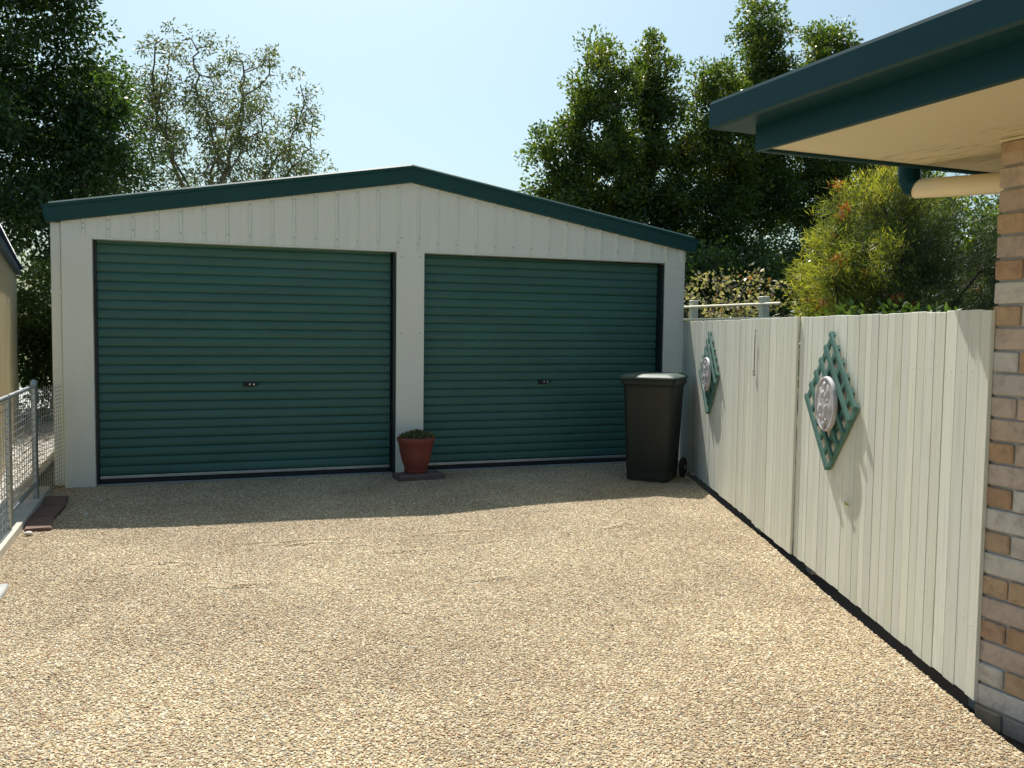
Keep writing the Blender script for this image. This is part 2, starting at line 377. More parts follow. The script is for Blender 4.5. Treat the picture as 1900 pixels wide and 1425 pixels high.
def stone_scatter(name, me, mat, density, rmin, rmax, seed, label):
    o = link(name, me, mat)
    tag(o, label, 'gravel', kind='stuff')
    ng = bpy.data.node_groups.new(name + '_nodes', 'GeometryNodeTree')
    ng.interface.new_socket('Geometry', in_out='INPUT', socket_type='NodeSocketGeometry')
    ng.interface.new_socket('Geometry', in_out='OUTPUT', socket_type='NodeSocketGeometry')
    gi = ng.nodes.new('NodeGroupInput'); go = ng.nodes.new('NodeGroupOutput')
    dp = ng.nodes.new('GeometryNodeDistributePointsOnFaces'); dp.inputs['Density'].default_value = density; dp.inputs['Seed'].default_value = seed
    ic = ng.nodes.new('GeometryNodeMeshIcoSphere'); ic.inputs['Radius'].default_value = 1.0; ic.inputs['Subdivisions'].default_value = 2
    nz = ng.nodes.new('ShaderNodeTexNoise'); nz.inputs['Scale'].default_value = 0.9
    ps = ng.nodes.new('GeometryNodeInputPosition')
    sub = ng.nodes.new('ShaderNodeVectorMath'); sub.operation = 'SUBTRACT'; sub.inputs[1].default_value = (0.5, 0.5, 0.5)
    scl = ng.nodes.new('ShaderNodeVectorMath'); scl.operation = 'SCALE'; scl.inputs['Scale'].default_value = 0.8
    sp = ng.nodes.new('GeometryNodeSetPosition')
    sm = ng.nodes.new('GeometryNodeSetMaterial'); sm.inputs['Material'].default_value = MAT[mat]
    io = ng.nodes.new('GeometryNodeInstanceOnPoints')
    rv = ng.nodes.new('FunctionNodeRandomValue'); rv.data_type = 'FLOAT_VECTOR'
    rv.inputs[0].default_value = (0.75, 0.6, 0.34); rv.inputs[1].default_value = (1.25, 1.0, 0.60)
    rr = ng.nodes.new('FunctionNodeRandomValue'); rr.data_type = 'FLOAT_VECTOR'
    rr.inputs[0].default_value = (-0.5, -0.5, 0); rr.inputs[1].default_value = (0.5, 0.5, 6.283)
    rs_ = ng.nodes.new('FunctionNodeRandomValue'); rs_.data_type = 'FLOAT'
    rs_.inputs[2].default_value = rmin; rs_.inputs[3].default_value = rmax; rs_.inputs['Seed'].default_value = 5
    ms = ng.nodes.new('ShaderNodeVectorMath'); ms.operation = 'SCALE'
    L = ng.links.new
    L(gi.outputs[0], dp.inputs['Mesh']); L(ps.outputs[0], nz.inputs['Vector']); L(nz.outputs['Color'], sub.inputs[0]); L(sub.outputs[0], scl.inputs[0])
    L(ic.outputs['Mesh'], sp.inputs['Geometry']); L(scl.outputs[0], sp.inputs['Offset']); L(sp.outputs[0], sm.inputs['Geometry'])
    L(dp.outputs['Points'], io.inputs['Points']); L(sm.outputs[0], io.inputs['Instance'])
    L(rr.outputs[0], io.inputs['Rotation']); L(rv.outputs[0], ms.inputs[0]); L(rs_.outputs[1], ms.inputs['Scale']); L(ms.outputs[0], io.inputs['Scale'])
    L(io.outputs[0], go.inputs[0])
    md = o.modifiers.new('scatter', 'NODES'); md.node_group = ng
    return o
stone_scatter('loose_gravel', driveway_mesh('loose_gravel', -7.2, -0.02, 300, 70, dz=0.001), 'stones', 11000, 0.0032, 0.0072, 3,
              'loose tan and cream pebbles covering the driveway')

# pale stony yard behind the mesh fence, and the dark planting bed behind the timber fence
yard = MB().add([(-9, -4.5, -0.01), (-0.56, -4.5, -0.01), (-0.56, 14, -0.01), (-9, 14, -0.01)], [(0, 1, 2, 3)]).build('stony_yard', 'grey_concrete')
tag(yard, kind='structure')
ym = MB().add([(-1.9, -3.2, -0.008), (-0.57, -3.2, -0.008), (-0.57, 5.5, -0.008), (-1.9, 5.5, -0.008)], [(0, 1, 2, 3)]).mesh('yard_gravel')
stone_scatter('yard_gravel', ym, 'pale_stones', 1500, 0.012, 0.022, 9, 'pale grey stones behind the mesh gate')
bed = MB()
pts = [(fence_x(0.3) - 0.03, 0.3), (fence_x(-6.2) - 0.03, -6.2), (3.30, -7.2), (3.1, -9.2), (16, -9.2), (16, 3), (6.3, 3)]
bed.add([(x, y, -0.045) for x, y in pts], [tuple(range(len(pts)))]).build('garden_bed', 'soil')['kind'] = 'structure'

# ================================================================== GARAGE
W, P, A, HD = 2.727, 0.2824, 0.2474, 2.215
XR = 2 * W + P + A; XM = W + P / 2; SL = 0.1733; HB = 2.338; DEPTH = 6.0
def roof_z(x): return HB + SL * (XM + A - abs(x - XM))
gar = tag(empty('garage', (XM, 0, 0)), 'cream steel double garage with green trim and two green roller doors', 'garage')
gx = -XM                                                              # child coordinates are relative to the base point
def G(mb, name, mat, parent=None, smooth=False, **kw):
    mb.v = [(x + gx, y, z) for x, y, z in mb.v]
    return mb.build(name, mat, parent or gar, smooth, **kw)
def pier(x0, x1):
    mb = MB(); c = 0.006
    mb.prism([(x0, 0.14), (x0, -0.004), (x0 + 0.004, -0.008), (x1 - 0.004, -0.008), (x1, -0.004), (x1, 0.14)], -0.0, HD + 0.004, 'z')
    return mb
for i, (x0, x1) in enumerate(((-A, 0.0), (W, W + P), (2 * W + P, XR))):
    G(pier(x0, x1), 'pier', 'cream_steel')
# corner flashing folds on the two outer piers
G(MB().box(XR - 0.064, XR - 0.055, -0.0105, -0.0082, 0.0, HD), 'flashing_fold', 'cream_steel')
# gable cladding: separate ribbed panels
px = -A; k = 0
while px < XR - 0.01:
    wv = min(0.2005, XR - px)
    prof = [(0, 0.0), (0.012, 0.0), (wv * 0.46, 0.0), (wv * 0.47, -0.003), (wv * 0.50, -0.003), (wv * 0.51, 0.0), (wv * 0.82, 0.0), (wv * 0.85, -0.017), (wv * 0.94, -0.017), (wv * 0.97, 0.0), (wv - 0.0007, 0.0)]
    mb = MB(); n = len(prof)
    vs = [(px + a, -0.003 + b_, HD) for a, b_ in prof] + [(px + a, -0.003 + b_, roof_z(px + a) + 0.03) for a, b_ in prof]
    fs = [(i, i + 1, n + i + 1, n + i) for i in range(n - 1)]
    vs += [(px, 0.02, HD), (px + wv - 0.0007, 0.02, HD), (px, 0.02, roof_z(px) + 0.03), (px + wv - 0.0007, 0.02, roof_z(px + wv) + 0.03)]
    fs += [(2 * n + 1, 2 * n, 2 * n + 2, 2 * n + 3), (2 * n, 0, n, 2 * n + 2), (n - 1, 2 * n + 1, 2 * n + 3, 2 * n - 1)]
    fs += [tuple([2 * n, 2 * n + 1] + list(range(n - 1, -1, -1)))]
    G(mb.add(vs, fs), 'cladding_panel', 'cream_steel')
    px += 0.2005
# screws along the head and under the barge, one part
scr = MB()
px = -A + 0.2005 * 0.895
while px < XR - 0.1:
    for zz in (HD + 0.075, roof_z(px) - 0.035):
        if zz > HD + 0.03:
            scr.lathe([(0.0, 0.006), (0.005, 0.005), (0.007, 0.0)], 6)
            nv = 6 * 3
            scr.v[-nv:] = [(px + x, -0.019 - z, zz + y) for x, y, z in scr.v[-nv:]]
    px += 0.2005
for x0 in (XR - 0.10, W + 0.05, W + P - 0.05):
    for zz in (HD - 0.06, HD + 0.12, 1.4):
        scr.lathe([(0.0, 0.006), (0.005, 0.005), (0.007, 0.0)], 6)
        scr.v[-18:] = [(x0 + x, -0.009 - z, zz + y) for x, y, z in scr.v[-18:]]
tag(G(scr, 'screw_heads', 'grey_concrete'), kind='stuff')
# head flashing over each opening
for x0, x1 in ((0.0, W), (W + P, 2 * W + P)):
    G(MB().box(x0 + 0.001, x1 - 0.001, -0.012, 0.12, HD - 0.016, HD - 0.001), 'head_flashing', 'cream_steel')
    G(MB().box(x0 + 0.001, x1 - 0.001, 0.10, 0.35, HD - 0.03, HD + 0.02), 'lintel', 'dark_steel')
# roller doors
PITCH_D = 0.0838
slat_cache = {}
def slat_mesh(w):
    if 'm' not in slat_cache:
        pr = [(0.015, 0.0), (0.011, 0.003), (0.004, 0.008), (0.001, 0.016), (0.0, 0.036), (0.0012, 0.060), (0.0045, 0.074), (0.015, PITCH_D)]
        mb = MB(); n = len(pr); vs = []
        for x in (0.0, w):
            vs += [(x, y, z) for y, z in pr]
        vs += [(0, 0.024, 0), (0, 0.024, PITCH_D), (w, 0.024, 0), (w, 0.024, PITCH_D)]
        fs = [(i, n + i, n + i + 1, i + 1) for i in range(n - 1)]
        fs += [(2 * n, 2 * n + 1, 2 * n + 3, 2 * n + 2), tuple([2 * n] + list(range(n)) + [2 * n + 1]), tuple([2 * n + 3] + list(range(2 * n - 1, n - 1, -1)) + [2 * n + 2])]
        slat_cache['m'] = mb.add(vs, fs).mesh('slat')
    return slat_cache['m']
for d, x0 in enumerate((0.0, W + P)):
    door = MB().box(0.03, W - 0.03, 0.128, 0.14, 0.02, HD + 0.03)
    door.v = [(x + x0 + gx, y, z) for x, y, z in door.v]
    dob = door.build('roller_door', 'door_green', gar)
    z = 0.075; i = 0
    while z < HD - 0.0:
        s = link('slat', slat_mesh(W - 0.066), 'door_green', dob, smooth=(i == 0 and d == 0), loc=(x0 + gx + 0.028, 0.098 + random.uniform(-0.0025, 0.0025), z), rot=(random.uniform(-0.012, 0.012), random.uniform(-0.0004, 0.0004), random.uniform(-0.0006, 0.0006)))
        z += PITCH_D; i += 1
    def D(mb, name, mat, **kw):
        mb.v = [(x + x0 + gx, y, z) for x, y, z in mb.v]; return mb.build(name, mat, dob, **kw)
    D(MB().cbox(0.028, W - 0.038, 0.088, 0.127, 0.048, 0.0745, 0.003), 'bottom_rail', 'aluminium')
    D(MB().cbox(0.028, W - 0.038, 0.092, 0.120, 0.004, 0.0475, 0.006), 'weather_seal', 'rubber')
    D(MB().box(0.002, 0.024, 0.085, 0.135, 0.0, HD - 0.03), 'guide_track', 'dark_steel')
    D(MB().box(W - 0.026, W - 0.002, 0.012, 0.135, 0.0, HD - 0.03), 'guide_track', 'dark_steel')  # track pulled forward; its dark colour paints the shade on the pier's inner face
    D(MB().cbox(W / 2 - 0.085, W / 2 + 0.02, 0.082, 0.097, 0.878, 0.922, 0.004), 'lock_plate', 'black_plastic')
    hb = MB().tube([(W / 2 - 0.075, 0.075, 0.900), (W / 2 - 0.02, 0.062, 0.900), (W / 2 + 0.055, 0.070, 0.902)], [0.008, 0.010, 0.007], 8)
    D(hb, 'handle', 'black_plastic', smooth=True)
    for a in (-0.03, 0.008):
        D(MB().cbox(W / 2 + a - 0.009, W / 2 + a + 0.009, 0.050, 0.062, 0.890, 0.911, 0.004), 'lock_cylinder', 'chrome')
# side and rear walls, roof
for x0, x1 in ((-A + 0.002, -A + 0.03), (XR - 0.03, XR - 0.002)):
    mb = MB(); prof = []
    y = 0.142
    G(MB().box(x0, x1, 0.142, DEPTH, 0.0, HB + 0.02), 'side_wall', 'cream_steel')
G(MB().add([(-A, DEPTH + 0.003, 0), (XR, DEPTH + 0.003, 0), (XR, DEPTH + 0.003, HB), (XM, DEPTH + 0.003, roof_z(XM)), (-A, DEPTH + 0.003, HB)], [(0, 4, 3, 2, 1)]), 'rear_wall', 'cream_steel')
for s in (-1, 1):
    mb = MB(); n = 30; vs = []; xe = (XR + 0.05) if s > 0 else (-A - 0.05)
    for j, yy in enumerate((0.03, DEPTH + 0.05)):
        for i in range(n + 1):
            x = XM + (xe - XM) * i / n; vs.append((x, yy, roof_z(x) + 0.105 + (0.012 if i % 2 else 0)))
    fs = [(i, i + 1, n + 2 + i, n + 1 + i) if s > 0 else (i, n + 1 + i, n + 2 + i, i + 1) for i in range(n)]
    roof = G(mb.add(vs, fs), 'roof_sheet', 'green_steel')
    # barge capping: flat face, folded top with a rolled lip
    mb = MB(); xt = XM + s * (XM + A + 0.085); xb = XM + s * (XM + A + 0.0)
    yf = -0.045
    def bp(x, y, h): return (x, y, HB + SL * (XM + A - abs(x - XM)) + h)
    prof = [(yf + 0.030, 0.0, 0), (yf, 0.004, 0), (yf, 0.128, 1), (yf - 0.012, 0.138, 1), (yf - 0.012, 0.162, 1), (yf + 0.004, 0.176, 1), (0.16, 0.176, 1), (0.16, 0.150, 1), (yf + 0.030, 0.150, 1)]
    n = len(prof); vs = []
    for e in (0, 1):
        for y, h, t in prof:
            x = XM if e == 0 else (xt if t else xb)
            vs.append(bp(x, y, h))
    fs = [((i, (i + 1) % n, n + (i + 1) % n, n + i) if s < 0 else (i, n + i, n + (i + 1) % n, (i + 1) % n)) for i in range(n)]
    fs += [tuple(range(n, 2 * n)) if s < 0 else tuple(range(2 * n - 1, n - 1, -1))]
    G(mb.add(vs, fs), 'barge_capping', 'green_steel')
    # eave gutter running back along the side wall
    xg = XM + s * (XM + A)
    prof = [(0.0, 0.0), (0.0, 0.125), (0.006, 0.125), (0.006, 0.008), (0.085, 0.008), (0.105, 0.135), (0.090, 0.140), (0.092, 0.146), (0.113, 0.143), (0.092, 0.0)]
    mb = MB(); n = len(prof); vs = []
    for yy in (-0.043, DEPTH + 0.05):
        vs += [(xg + s * (a * 1.28 + 0.001), yy, HB - 0.005 + b_) for a, b_ in prof]
    fs = [(i, (i + 1) % n, n + (i + 1) % n, n + i) if s > 0 else (i, n + i, n + (i + 1) % n, (i + 1) % n) for i in range(n)]
    mb.add(vs, fs)
    mb.add([(xg + s * 0.001, -0.040, HB - 0.005), (xg + s * 0.119, -0.040, HB - 0.005), (xg + s * 0.1435, -0.040, HB + 0.138), (xg + s * 0.001, -0.040, HB + 0.138)], [(0, 1, 2, 3) if s > 0 else (3, 2, 1, 0)])
    G(mb, 'eave_gutter', 'green_steel')
# rectangular downpipe on the left side wall
G(MB().cbox(-A - 0.085, -A - 0.004, 0.02, 0.10, 0.02, HB - 0.004, 0.006), 'downpipe', 'cream_steel')
G(MB().box(-A - 0.089, -A - 0.0, 0.012, 0.104, 1.72, 1.75), 'downpipe_strap', 'cream_steel')
# concrete apron edge under the doors
slab = MB().box(-A - 0.03, XR + 0.03, 0.02, DEPTH, -0.06, 0.003); G(slab, 'floor_slab', 'grey_concrete')

# ================================================================== BRICK HOUSE
HZ = 2.185
HO = Vector((3.625, -6.166, 0)); HR = 0.037
house = tag(empty('brick_house', HO, HR), 'mottled brick house corner with deep green gutter and cream eave', 'house')
wallcore = MB().box(0.012, 8.0, -8.0, -0.012, -0.12, HZ + 0.01).build('wall', 'mortar', house)
BR_DARK = [(0.48, 0.345, 0.225), (0.45, 0.30, 0.19), (0.48, 0.35, 0.24), (0.42, 0.29, 0.20)]
BR_MID = [(0.55, 0.45, 0.38), (0.54, 0.43, 0.345), (0.57, 0.48, 0.43), (0.52, 0.43, 0.37)]
BR_PALE = [(0.58, 0.56, 0.52), (0.55, 0.51, 0.47), (0.60, 0.58, 0.55)]
rb_ = random.Random(4)
def brick_mesh(lx, ly, nm):
    return MB().cbox(-lx / 2, lx / 2, -ly / 2, ly / 2, -0.038, 0.038, 0.005, 0.0022).mesh(nm)
BM_S = [brick_mesh(0.11, 0.23, 'brick_stretcher') for _ in range(3)]
BM_H = [brick_mesh(0.23, 0.11, 'brick_header') for _ in range(3)]
rest = MB()
course = 0.086; z0 = -0.06
ncourse = int((HZ - z0) / course) + 1
for r in range(ncourse):
    z = z0 + course * (r + 0.5)
    if z + 0.04 > HZ: z = HZ - 0.041
    y = 0.0; i = 0
    while y > -8.0:
        head = (i == 0 and r % 2 == 0)
        ln = 0.11 if head else 0.23
        yc = y - ln / 2
        if i == 0: tone = rb_.choice(BR_DARK) if (head and rb_.random() < 0.85) else rb_.choice(BR_PALE + BR_MID)
        else: tone = rb_.choice(BR_MID + BR_PALE + BR_PALE + BR_DARK[:2])
        s = rb_.uniform(0.92, 1.08); tone = tuple(min(0.7, t * s) for t in tone)
        if y > -2.45:
            me = rb_.choice(BM_H if head else BM_S)
            link('brick', me, 'brick', wallcore, color=tone, loc=((0.115 if head else 0.055) + rb_.uniform(-0.0015, 0.0015), yc, z))
        else:
            rest.box(0.0, 0.10, y - ln, y, z - 0.038, z + 0.038)
        y -= ln + 0.010; i += 1
    # return face, seen only from the far side
    xx = 0.24 if r % 2 == 0 else 0.12
    while xx < 3.0:
        rest.box(xx, xx + 0.23, -0.10, 0.0, z - 0.038, z + 0.038); xx += 0.24
ro = rest.build('brick_courses', 'brick', wallcore, color=(0.44, 0.34, 0.25)); ro['kind'] = 'stuff'
# eaves: soffit, fascia, gutter (local x to the right, y away from the camera)
EX, EY = -0.717, 0.53
MB().add([(EX + 0.02, EY - 0.02, HZ + 0.006), (8, EY - 0.02, HZ + 0.006), (8, -8, HZ + 0.006), (EX + 0.02, -8, HZ + 0.006)], [(0, 1, 2, 3)]).build('soffit', 'soffit', house)
MB().cbox(EX, EX + 0.022, -8.0, EY, HZ - 0.008, HZ + 0.17, 0.003).build('fascia_board', 'gutter_green', house)
MB().cbox(EX + 0.023, 8.0, EY - 0.022, EY, HZ - 0.008, HZ + 0.17, 0.003).build('fascia_board', 'gutter_green', house)
MB().cbox(-0.010, 0.0, -8.0, 0.0, HZ - 0.006, HZ + 0.004, 0.002).build('soffit_bead', 'soffit', house)
def gutter(p0, p1, outward, name):
    """open quad gutter swept from p0 to p1; outward is the horizontal unit vector away from the fascia"""
    prof = [(0.0, 0.10), (0.0, 0.0), (0.118, 0.0), (0.130, 0.008), (0.130, 0.098), (0.126, 0.110), (0.112, 0.112), (0.110, 0.104), (0.118, 0.100), (0.119, 0.010), (0.008, 0.008), (0.008, 0.10)]
    mb = MB(); n = len(prof); vs = []
    for p, mit in ((p0, 0), (p1, 1)):
        for a, h in prof:
            d = Vector(outward) * a
            e = Vector(p) + d + Vector((0, 0, h))
            if mit:
                t = (Vector(p1) - Vector(p0)).normalized(); e += t * a      # mitred outer corner
            vs.append(e)
    fs = [(i, (i + 1) % n, n + (i + 1) % n, n + i) for i in range(n)] + [tuple(range(n - 1, -1, -1))]
    return mb.add(vs, fs).build(name, 'gutter_green', house)
GZ = HZ + 0.092
gutter((EX - 0.001, -8.0, GZ), (EX - 0.001, EY + 0.001, GZ), (-1, 0, 0), 'gutter')
gutter((8.0, EY + 0.001, GZ), (EX - 0.001, EY + 0.001, GZ), (0, 1, 0), 'gutter')
rz = GZ + 0.06; pit = math.tan(math.radians(17))
MB().add([(EX - 0.03, EY + 0.03, rz), (EX - 0.03, -8.0, rz), (8.0, -8.0, rz), (8.0, EY + 0.03, rz), (EX + 4.2, -3.75, rz + 4.2 * pit), (7.0, -3.75, rz + 4.2 * pit)],
         [(0, 1, 4), (0, 4, 5, 3), (1, 2, 5, 4), (3, 5, 2)]).build('roof', 'roof_tile', house)
# downpipe: green drop from the far gutter, cream pipe back to the wall
def hl(x, y, z):
    d = Vector((x, y, 0)) - Vector((HO.x, HO.y, 0)); c_, s_ = math.cos(-HR), math.sin(-HR)
    return (d.x * c_ - d.y * s_, d.x * s_ + d.y * c_, z)
a0 = Vector(hl(3.77, -5.565, 0)); 
drop = MB().tube([(a0.x, a0.y, 2.28), (a0.x, a0.y, 2.19), (a0.x, a0.y - 0.004, 2.145), (a0.x + 0.002, a0.y - 0.02, 2.112), (a0.x + 0.004, a0.y - 0.055, 2.095)], 0.047, 18)
dn = drop.build('downpipe_drop', 'gutter_green', house, smooth=True)
a1 = Vector(hl(3.835, -6.15, 0))
MB().tube([(a0.x + 0.003, a0.y - 0.03, 2.098), (a1.x, a1.y, 2.055)], 0.0425, 20).build('downpipe', 'pipe_cream', house, smooth=True)

# ================================================================== TIMBER FENCE AND GATE
FR = math.atan2(FD.y, FD.x)                              # local x runs from the far end to the near end
FLEN = (FB - FA).length
def fence_section(name, s0, s1, proud, label, cat, seed, top=1.555, rails=True, bw=(0.074, 0.098), bot=0.036, gap=(0.001, 0.003)):
    root = tag(empty(name, FA + FD * s0, FR), label, cat)
    rr = random.Random(seed); L = s1 - s0; x = 0.0; nails = MB()
    dsgn = 1 if (Vector((-math.sin(FR), math.cos(FR), 0)).dot(FN) > 0) else -1      # local y sign toward the driveway
    while x < L - 0.02:
        w = min(rr.uniform(*bw), L - x)
        if L - x - w < 0.04: w = L - x
        off = proud + rr.uniform(0, 0.0022); tilt = rr.uniform(-0.0015, 0.0015)
        ya, yb = dsgn * (off - 0.016), dsgn * off
        t = rr.uniform(0.87, 1.05)
        colr = (0.73 * t, 0.745 * t * rr.uniform(0.99, 1.01), 0.66 * t * rr.uniform(0.97, 1.04))
        mb = MB().cbox(x + 0.0006, x + w - rr.uniform(*gap), min(ya, yb), max(ya, yb), bot + rr.uniform(-0.005, 0.005), top + rr.uniform(-0.003, 0.003), 0.0016)
        mb.v = [(vx + tilt * vz, vy, vz) for vx, vy, vz in mb.v]
        mb.build('board', 'painted_board', root, color=colr)
        for zz in (0.335, 1.315):
            nails.lathe([(0.0, 0.0016), (0.0035, 0.0012), (0.0042, 0.0)], 6)
            nails.v[-18:] = [(x + w * 0.5 + 0.3 * w * math.sin(x * 37 + zz) + vx, dsgn * (off + vz), zz + 0.012 * math.sin(x * 91) + vy) for vx, vy, vz in nails.v[-18:]]
        x += w
    nails.build('nail_heads', 'post_cream', root)['kind'] = 'stuff'
    if rails:
        for zz in (0.30, 1.28):
            y0, y1 = sorted((dsgn * (proud - 0.018), dsgn * (proud - 0.056)))
            MB().box(0.0, L, y0, y1, zz, zz + 0.07).build('rail', 'painted_board', root, color=(0.6, 0.59, 0.5))
    return root, dsgn
S_G0 = FLEN - 3.197; S_G1 = FLEN - 2.265
far_f, DS = fence_section('timber_fence', -0.06, S_G0 - 0.006, 0.0, 'cream vertical board fence beside the wheelie bin, left of the gate', 'fence', 11)
gate, _ = fence_section('timber_gate', S_G0 + 0.002, S_G1, 0.020, 'cream board gate with pull cord between the two trellis diamonds', 'gate', 12)
near_f, _ = fence_section('timber_fence', S_G1 + 0.003, FLEN + 0.004, 0.0, 'cream vertical board fence meeting the brick house', 'fence', 13, bw=(0.07, 0.108), gap=(0.0018, 0.0048))
for f_, s in ((far_f, 0.25), (far_f, S_G0 - 0.08), (near_f, 0.08), (near_f, FLEN - S_G1 - 0.16)):
    y0, y1 = sorted((-DS * 0.058, -DS * 0.148))
    MB().cbox(s, s + 0.09, y0, y1, -0.3, 1.50, 0.005).build('post', 'painted_board', f_, color=(0.55, 0.54, 0.46))
def fpt(s, h, off=0.0):
    """world point on the fence: distance s from the far end, height h, off proud of the boards"""
    p = FA + FD * s + FN * off; return Vector((p.x, p.y, h))
# cord hanging at the gate edge
cs = S_G0 - 0.012
cord = MB().tube([fpt(cs, 1.475, 0.002), fpt(cs, 1.470, 0.030), fpt(cs + 0.006, 1.42, 0.033), fpt(cs - 0.004, 1.33, 0.031), fpt(cs + 0.003, 1.24, 0.032), fpt(cs, 1.175, 0.032)], 0.0035, 6)
ring = [fpt(cs + 0.022 * math.sin(t), 1.153 + 0.022 * math.cos(t), 0.033) for t in [2 * math.pi * k / 14 for k in range(15)]]
cord.tube(ring, 0.0033, 6)
tag(cord.build('pull_cord', 'cord', None, True), 'thin brown latch cord with looped end hanging on the gate edge', 'cord')
# a stray leaf caught on the boards
lp = (FB - FA); ls = (Vector((4.084, -4.903, 0)) - FA).dot(FD)
lf = MB().add([fpt(ls - 0.045, 0.552, 0.010), fpt(ls - 0.01, 0.558, 0.022), fpt(ls + 0.05, 0.545, 0.016), fpt(ls, 0.538, 0.020),
               fpt(ls - 0.045, 0.551, 0.009), fpt(ls - 0.01, 0.557, 0.020), fpt(ls + 0.05, 0.544, 0.014), fpt(ls, 0.537, 0.018)], [(0, 1, 2, 3), (7, 6, 5, 4)])
tag(lf.build('leaf', 'dry_leaf'), 'single yellow-green leaf stuck to the cream fence', 'leaf')

# ================================================================== TRELLIS DIAMONDS
def trellis(cs_, cz, hu, hv, label, plabel, seed):
    c = fpt(cs_, cz, 0.009)
    root = tag(empty('trellis_panel', c, FR), label, 'trellis', 'green diamond trellis panels on the fence')
    sg = DS
    # corner points in the panel plane: left (far), right (near), top, bottom
    Lp, Rp, Tp, Bp = Vector((-hu, 0)), Vector((hu, 0)), Vector((0, hv)), Vector((0, -hv))
    def slat(p, q, lay):
        d = (q - p).normalized(); nrm = Vector((-d.y, d.x)) * 0.0145
        p2, q2 = p - d * 0.009, q + d * 0.009
        ya, yb = sg * (lay * 0.016 + 0.001), sg * (lay * 0.016 + 0.016)
        qd = [p2 + nrm, p2 - nrm, q2 - nrm, q2 + nrm]
        vs = [(v.x, ya, v.y) for v in qd] + [(v.x, yb, v.y) for v in qd]
        fs = [(0, 1, 2, 3), (7, 6, 5, 4), (0, 4, 5, 1), (1, 5, 6, 2), (2, 6, 7, 3), (3, 7, 4, 0)]
        if sg < 0: fs = [tuple(reversed(f)) for f in fs]
        MB().add(vs, fs).build('slat', 'trellis_green', root)
    for k in range(6):
        t = k / 5.0
        slat(Lp.lerp(Tp, t), Bp.lerp(Rp, t), 1)          # falling slats, in front
        slat(Lp.lerp(Bp, t), Tp.lerp(Rp, t), 0)          # rising slats, behind
    # round relief plaque
    R0 = 0.155; rings = [(0.0, 0.030), (0.10, 0.030), (0.30, 0.027), (0.55, 0.024), (0.80, 0.018), (0.88, 0.017), (0.91, 0.026), (0.97, 0.026), (1.0, 0.014), (1.0, 0.0)]
    pr = random.Random(seed); mb = MB(); n = 40; vs = [(0, 0.030, 0)]
    for rr, h in rings[1:]:
        for i in range(n):
            a = 2 * math.pi * i / n
            rel = 0.0
            if 0.2 < rr < 0.86:
                rel = 0.009 * max(0, math.sin(5 * a + 1.0 + 3 * rr)) * math.sin(math.pi * (rr - 0.2) / 0.66) + 0.004 * math.sin(11 * a + 9 * rr)
            vs.append((R0 * rr * math.cos(a), h + rel, R0 * rr * math.sin(a)))
    vs = [(x + 0.01, sg * (0.033 + y * 0.8), z - 0.015) for x, y, z in vs]
    fs = [(0, 1 + i, 1 + (i + 1) % n) for i in range(n)]
    for j in range(len(rings) - 2):
        fs += [(1 + j * n + i, 1 + (j + 1) * n + i, 1 + (j + 1) * n + (i + 1) % n, 1 + j * n + (i + 1) % n) for i in range(n)]
    if sg > 0: fs = [tuple(reversed(f)) for f in fs]
    pl = MB().add(vs, fs).build('plaque', 'pewter', root, smooth='all'); pl['label'] = 'round pewter-grey relief plaque'
    for a, b_, s_ in ((0.0, 0.105, 0.022), (-0.025, 0.055, 0.020), (0.0, -0.115, 0.024), (0.035, -0.09, 0.016), (-0.06, -0.02, 0.018), (-0.05, -0.075, 0.017), (0.05, 0.02, 0.015), (0.02, -0.02, 0.017)):
        q = MB().lathe([(0.0, 0.5), (0.5, 0.42), (0.85, 0.2), (1.0, -0.2)], 10)
        q.v = [(x * s_ + a + 0.01, sg * (0.055 + z * s_ * 0.6), y * s_ * pr.uniform(0.6, 1.2) + b_ - 0.015) for x, y, z in q.v]
        q.build('relief_knob', 'pewter', pl, smooth='all')
    return root
sA = (Vector((4.176, -4.65, 0)) - FA).dot(FD); sB = (Vector((5.268, -1.70, 0)) - FA).dot(FD)
trellis(sA, 1.075, 0.385, 0.375, 'green diamond trellis with round grey plaque, the nearer one by the house', '', 3)
trellis(sB, 1.080, 0.365, 0.360, 'green diamond trellis with round grey plaque, the farther one near the wheelie bin', '', 5)

# ================================================================== WHEELIE BIN
bin_ = tag(empty('wheelie_bin', (5.085, -0.985, 0.0), math.radians(47)), 'dark olive wheelie bin with sunlit lid in the corner by the fence', 'bin')
# local +x is the back (wheels, handle), y across
def rrect(hx, hy, r, n=4):
    o = []
    for cx, cy, a0_ in ((hx - r, hy - r, 0), (-hx + r, hy - r, 90), (-hx + r, -hy + r, 180), (hx - r, -hy + r, 270)):
        for k in range(n + 1):
            a = math.radians(a0_ + 90 * k / n); o.append((cx + r * math.cos(a), cy + r * math.sin(a)))
    return o
def loft(levels, capb=True, capt=True):
    mb = MB(); vs = []; n = None
    for (hx, hy, r, cx, z) in levels:
        ring = rrect(hx, hy, r); n = len(ring); vs += [(x + cx, y, z) for x, y in ring]
    fs = [(j * n + i, j * n + (i + 1) % n, (j + 1) * n + (i + 1) % n, (j + 1) * n + i) for j in range(len(levels) - 1) for i in range(n)]
    if capb: fs.append(tuple(range(n - 1, -1, -1)))
    if capt: fs.append(tuple(range((len(levels) - 1) * n, len(levels) * n)))
    return mb.add(vs, fs)
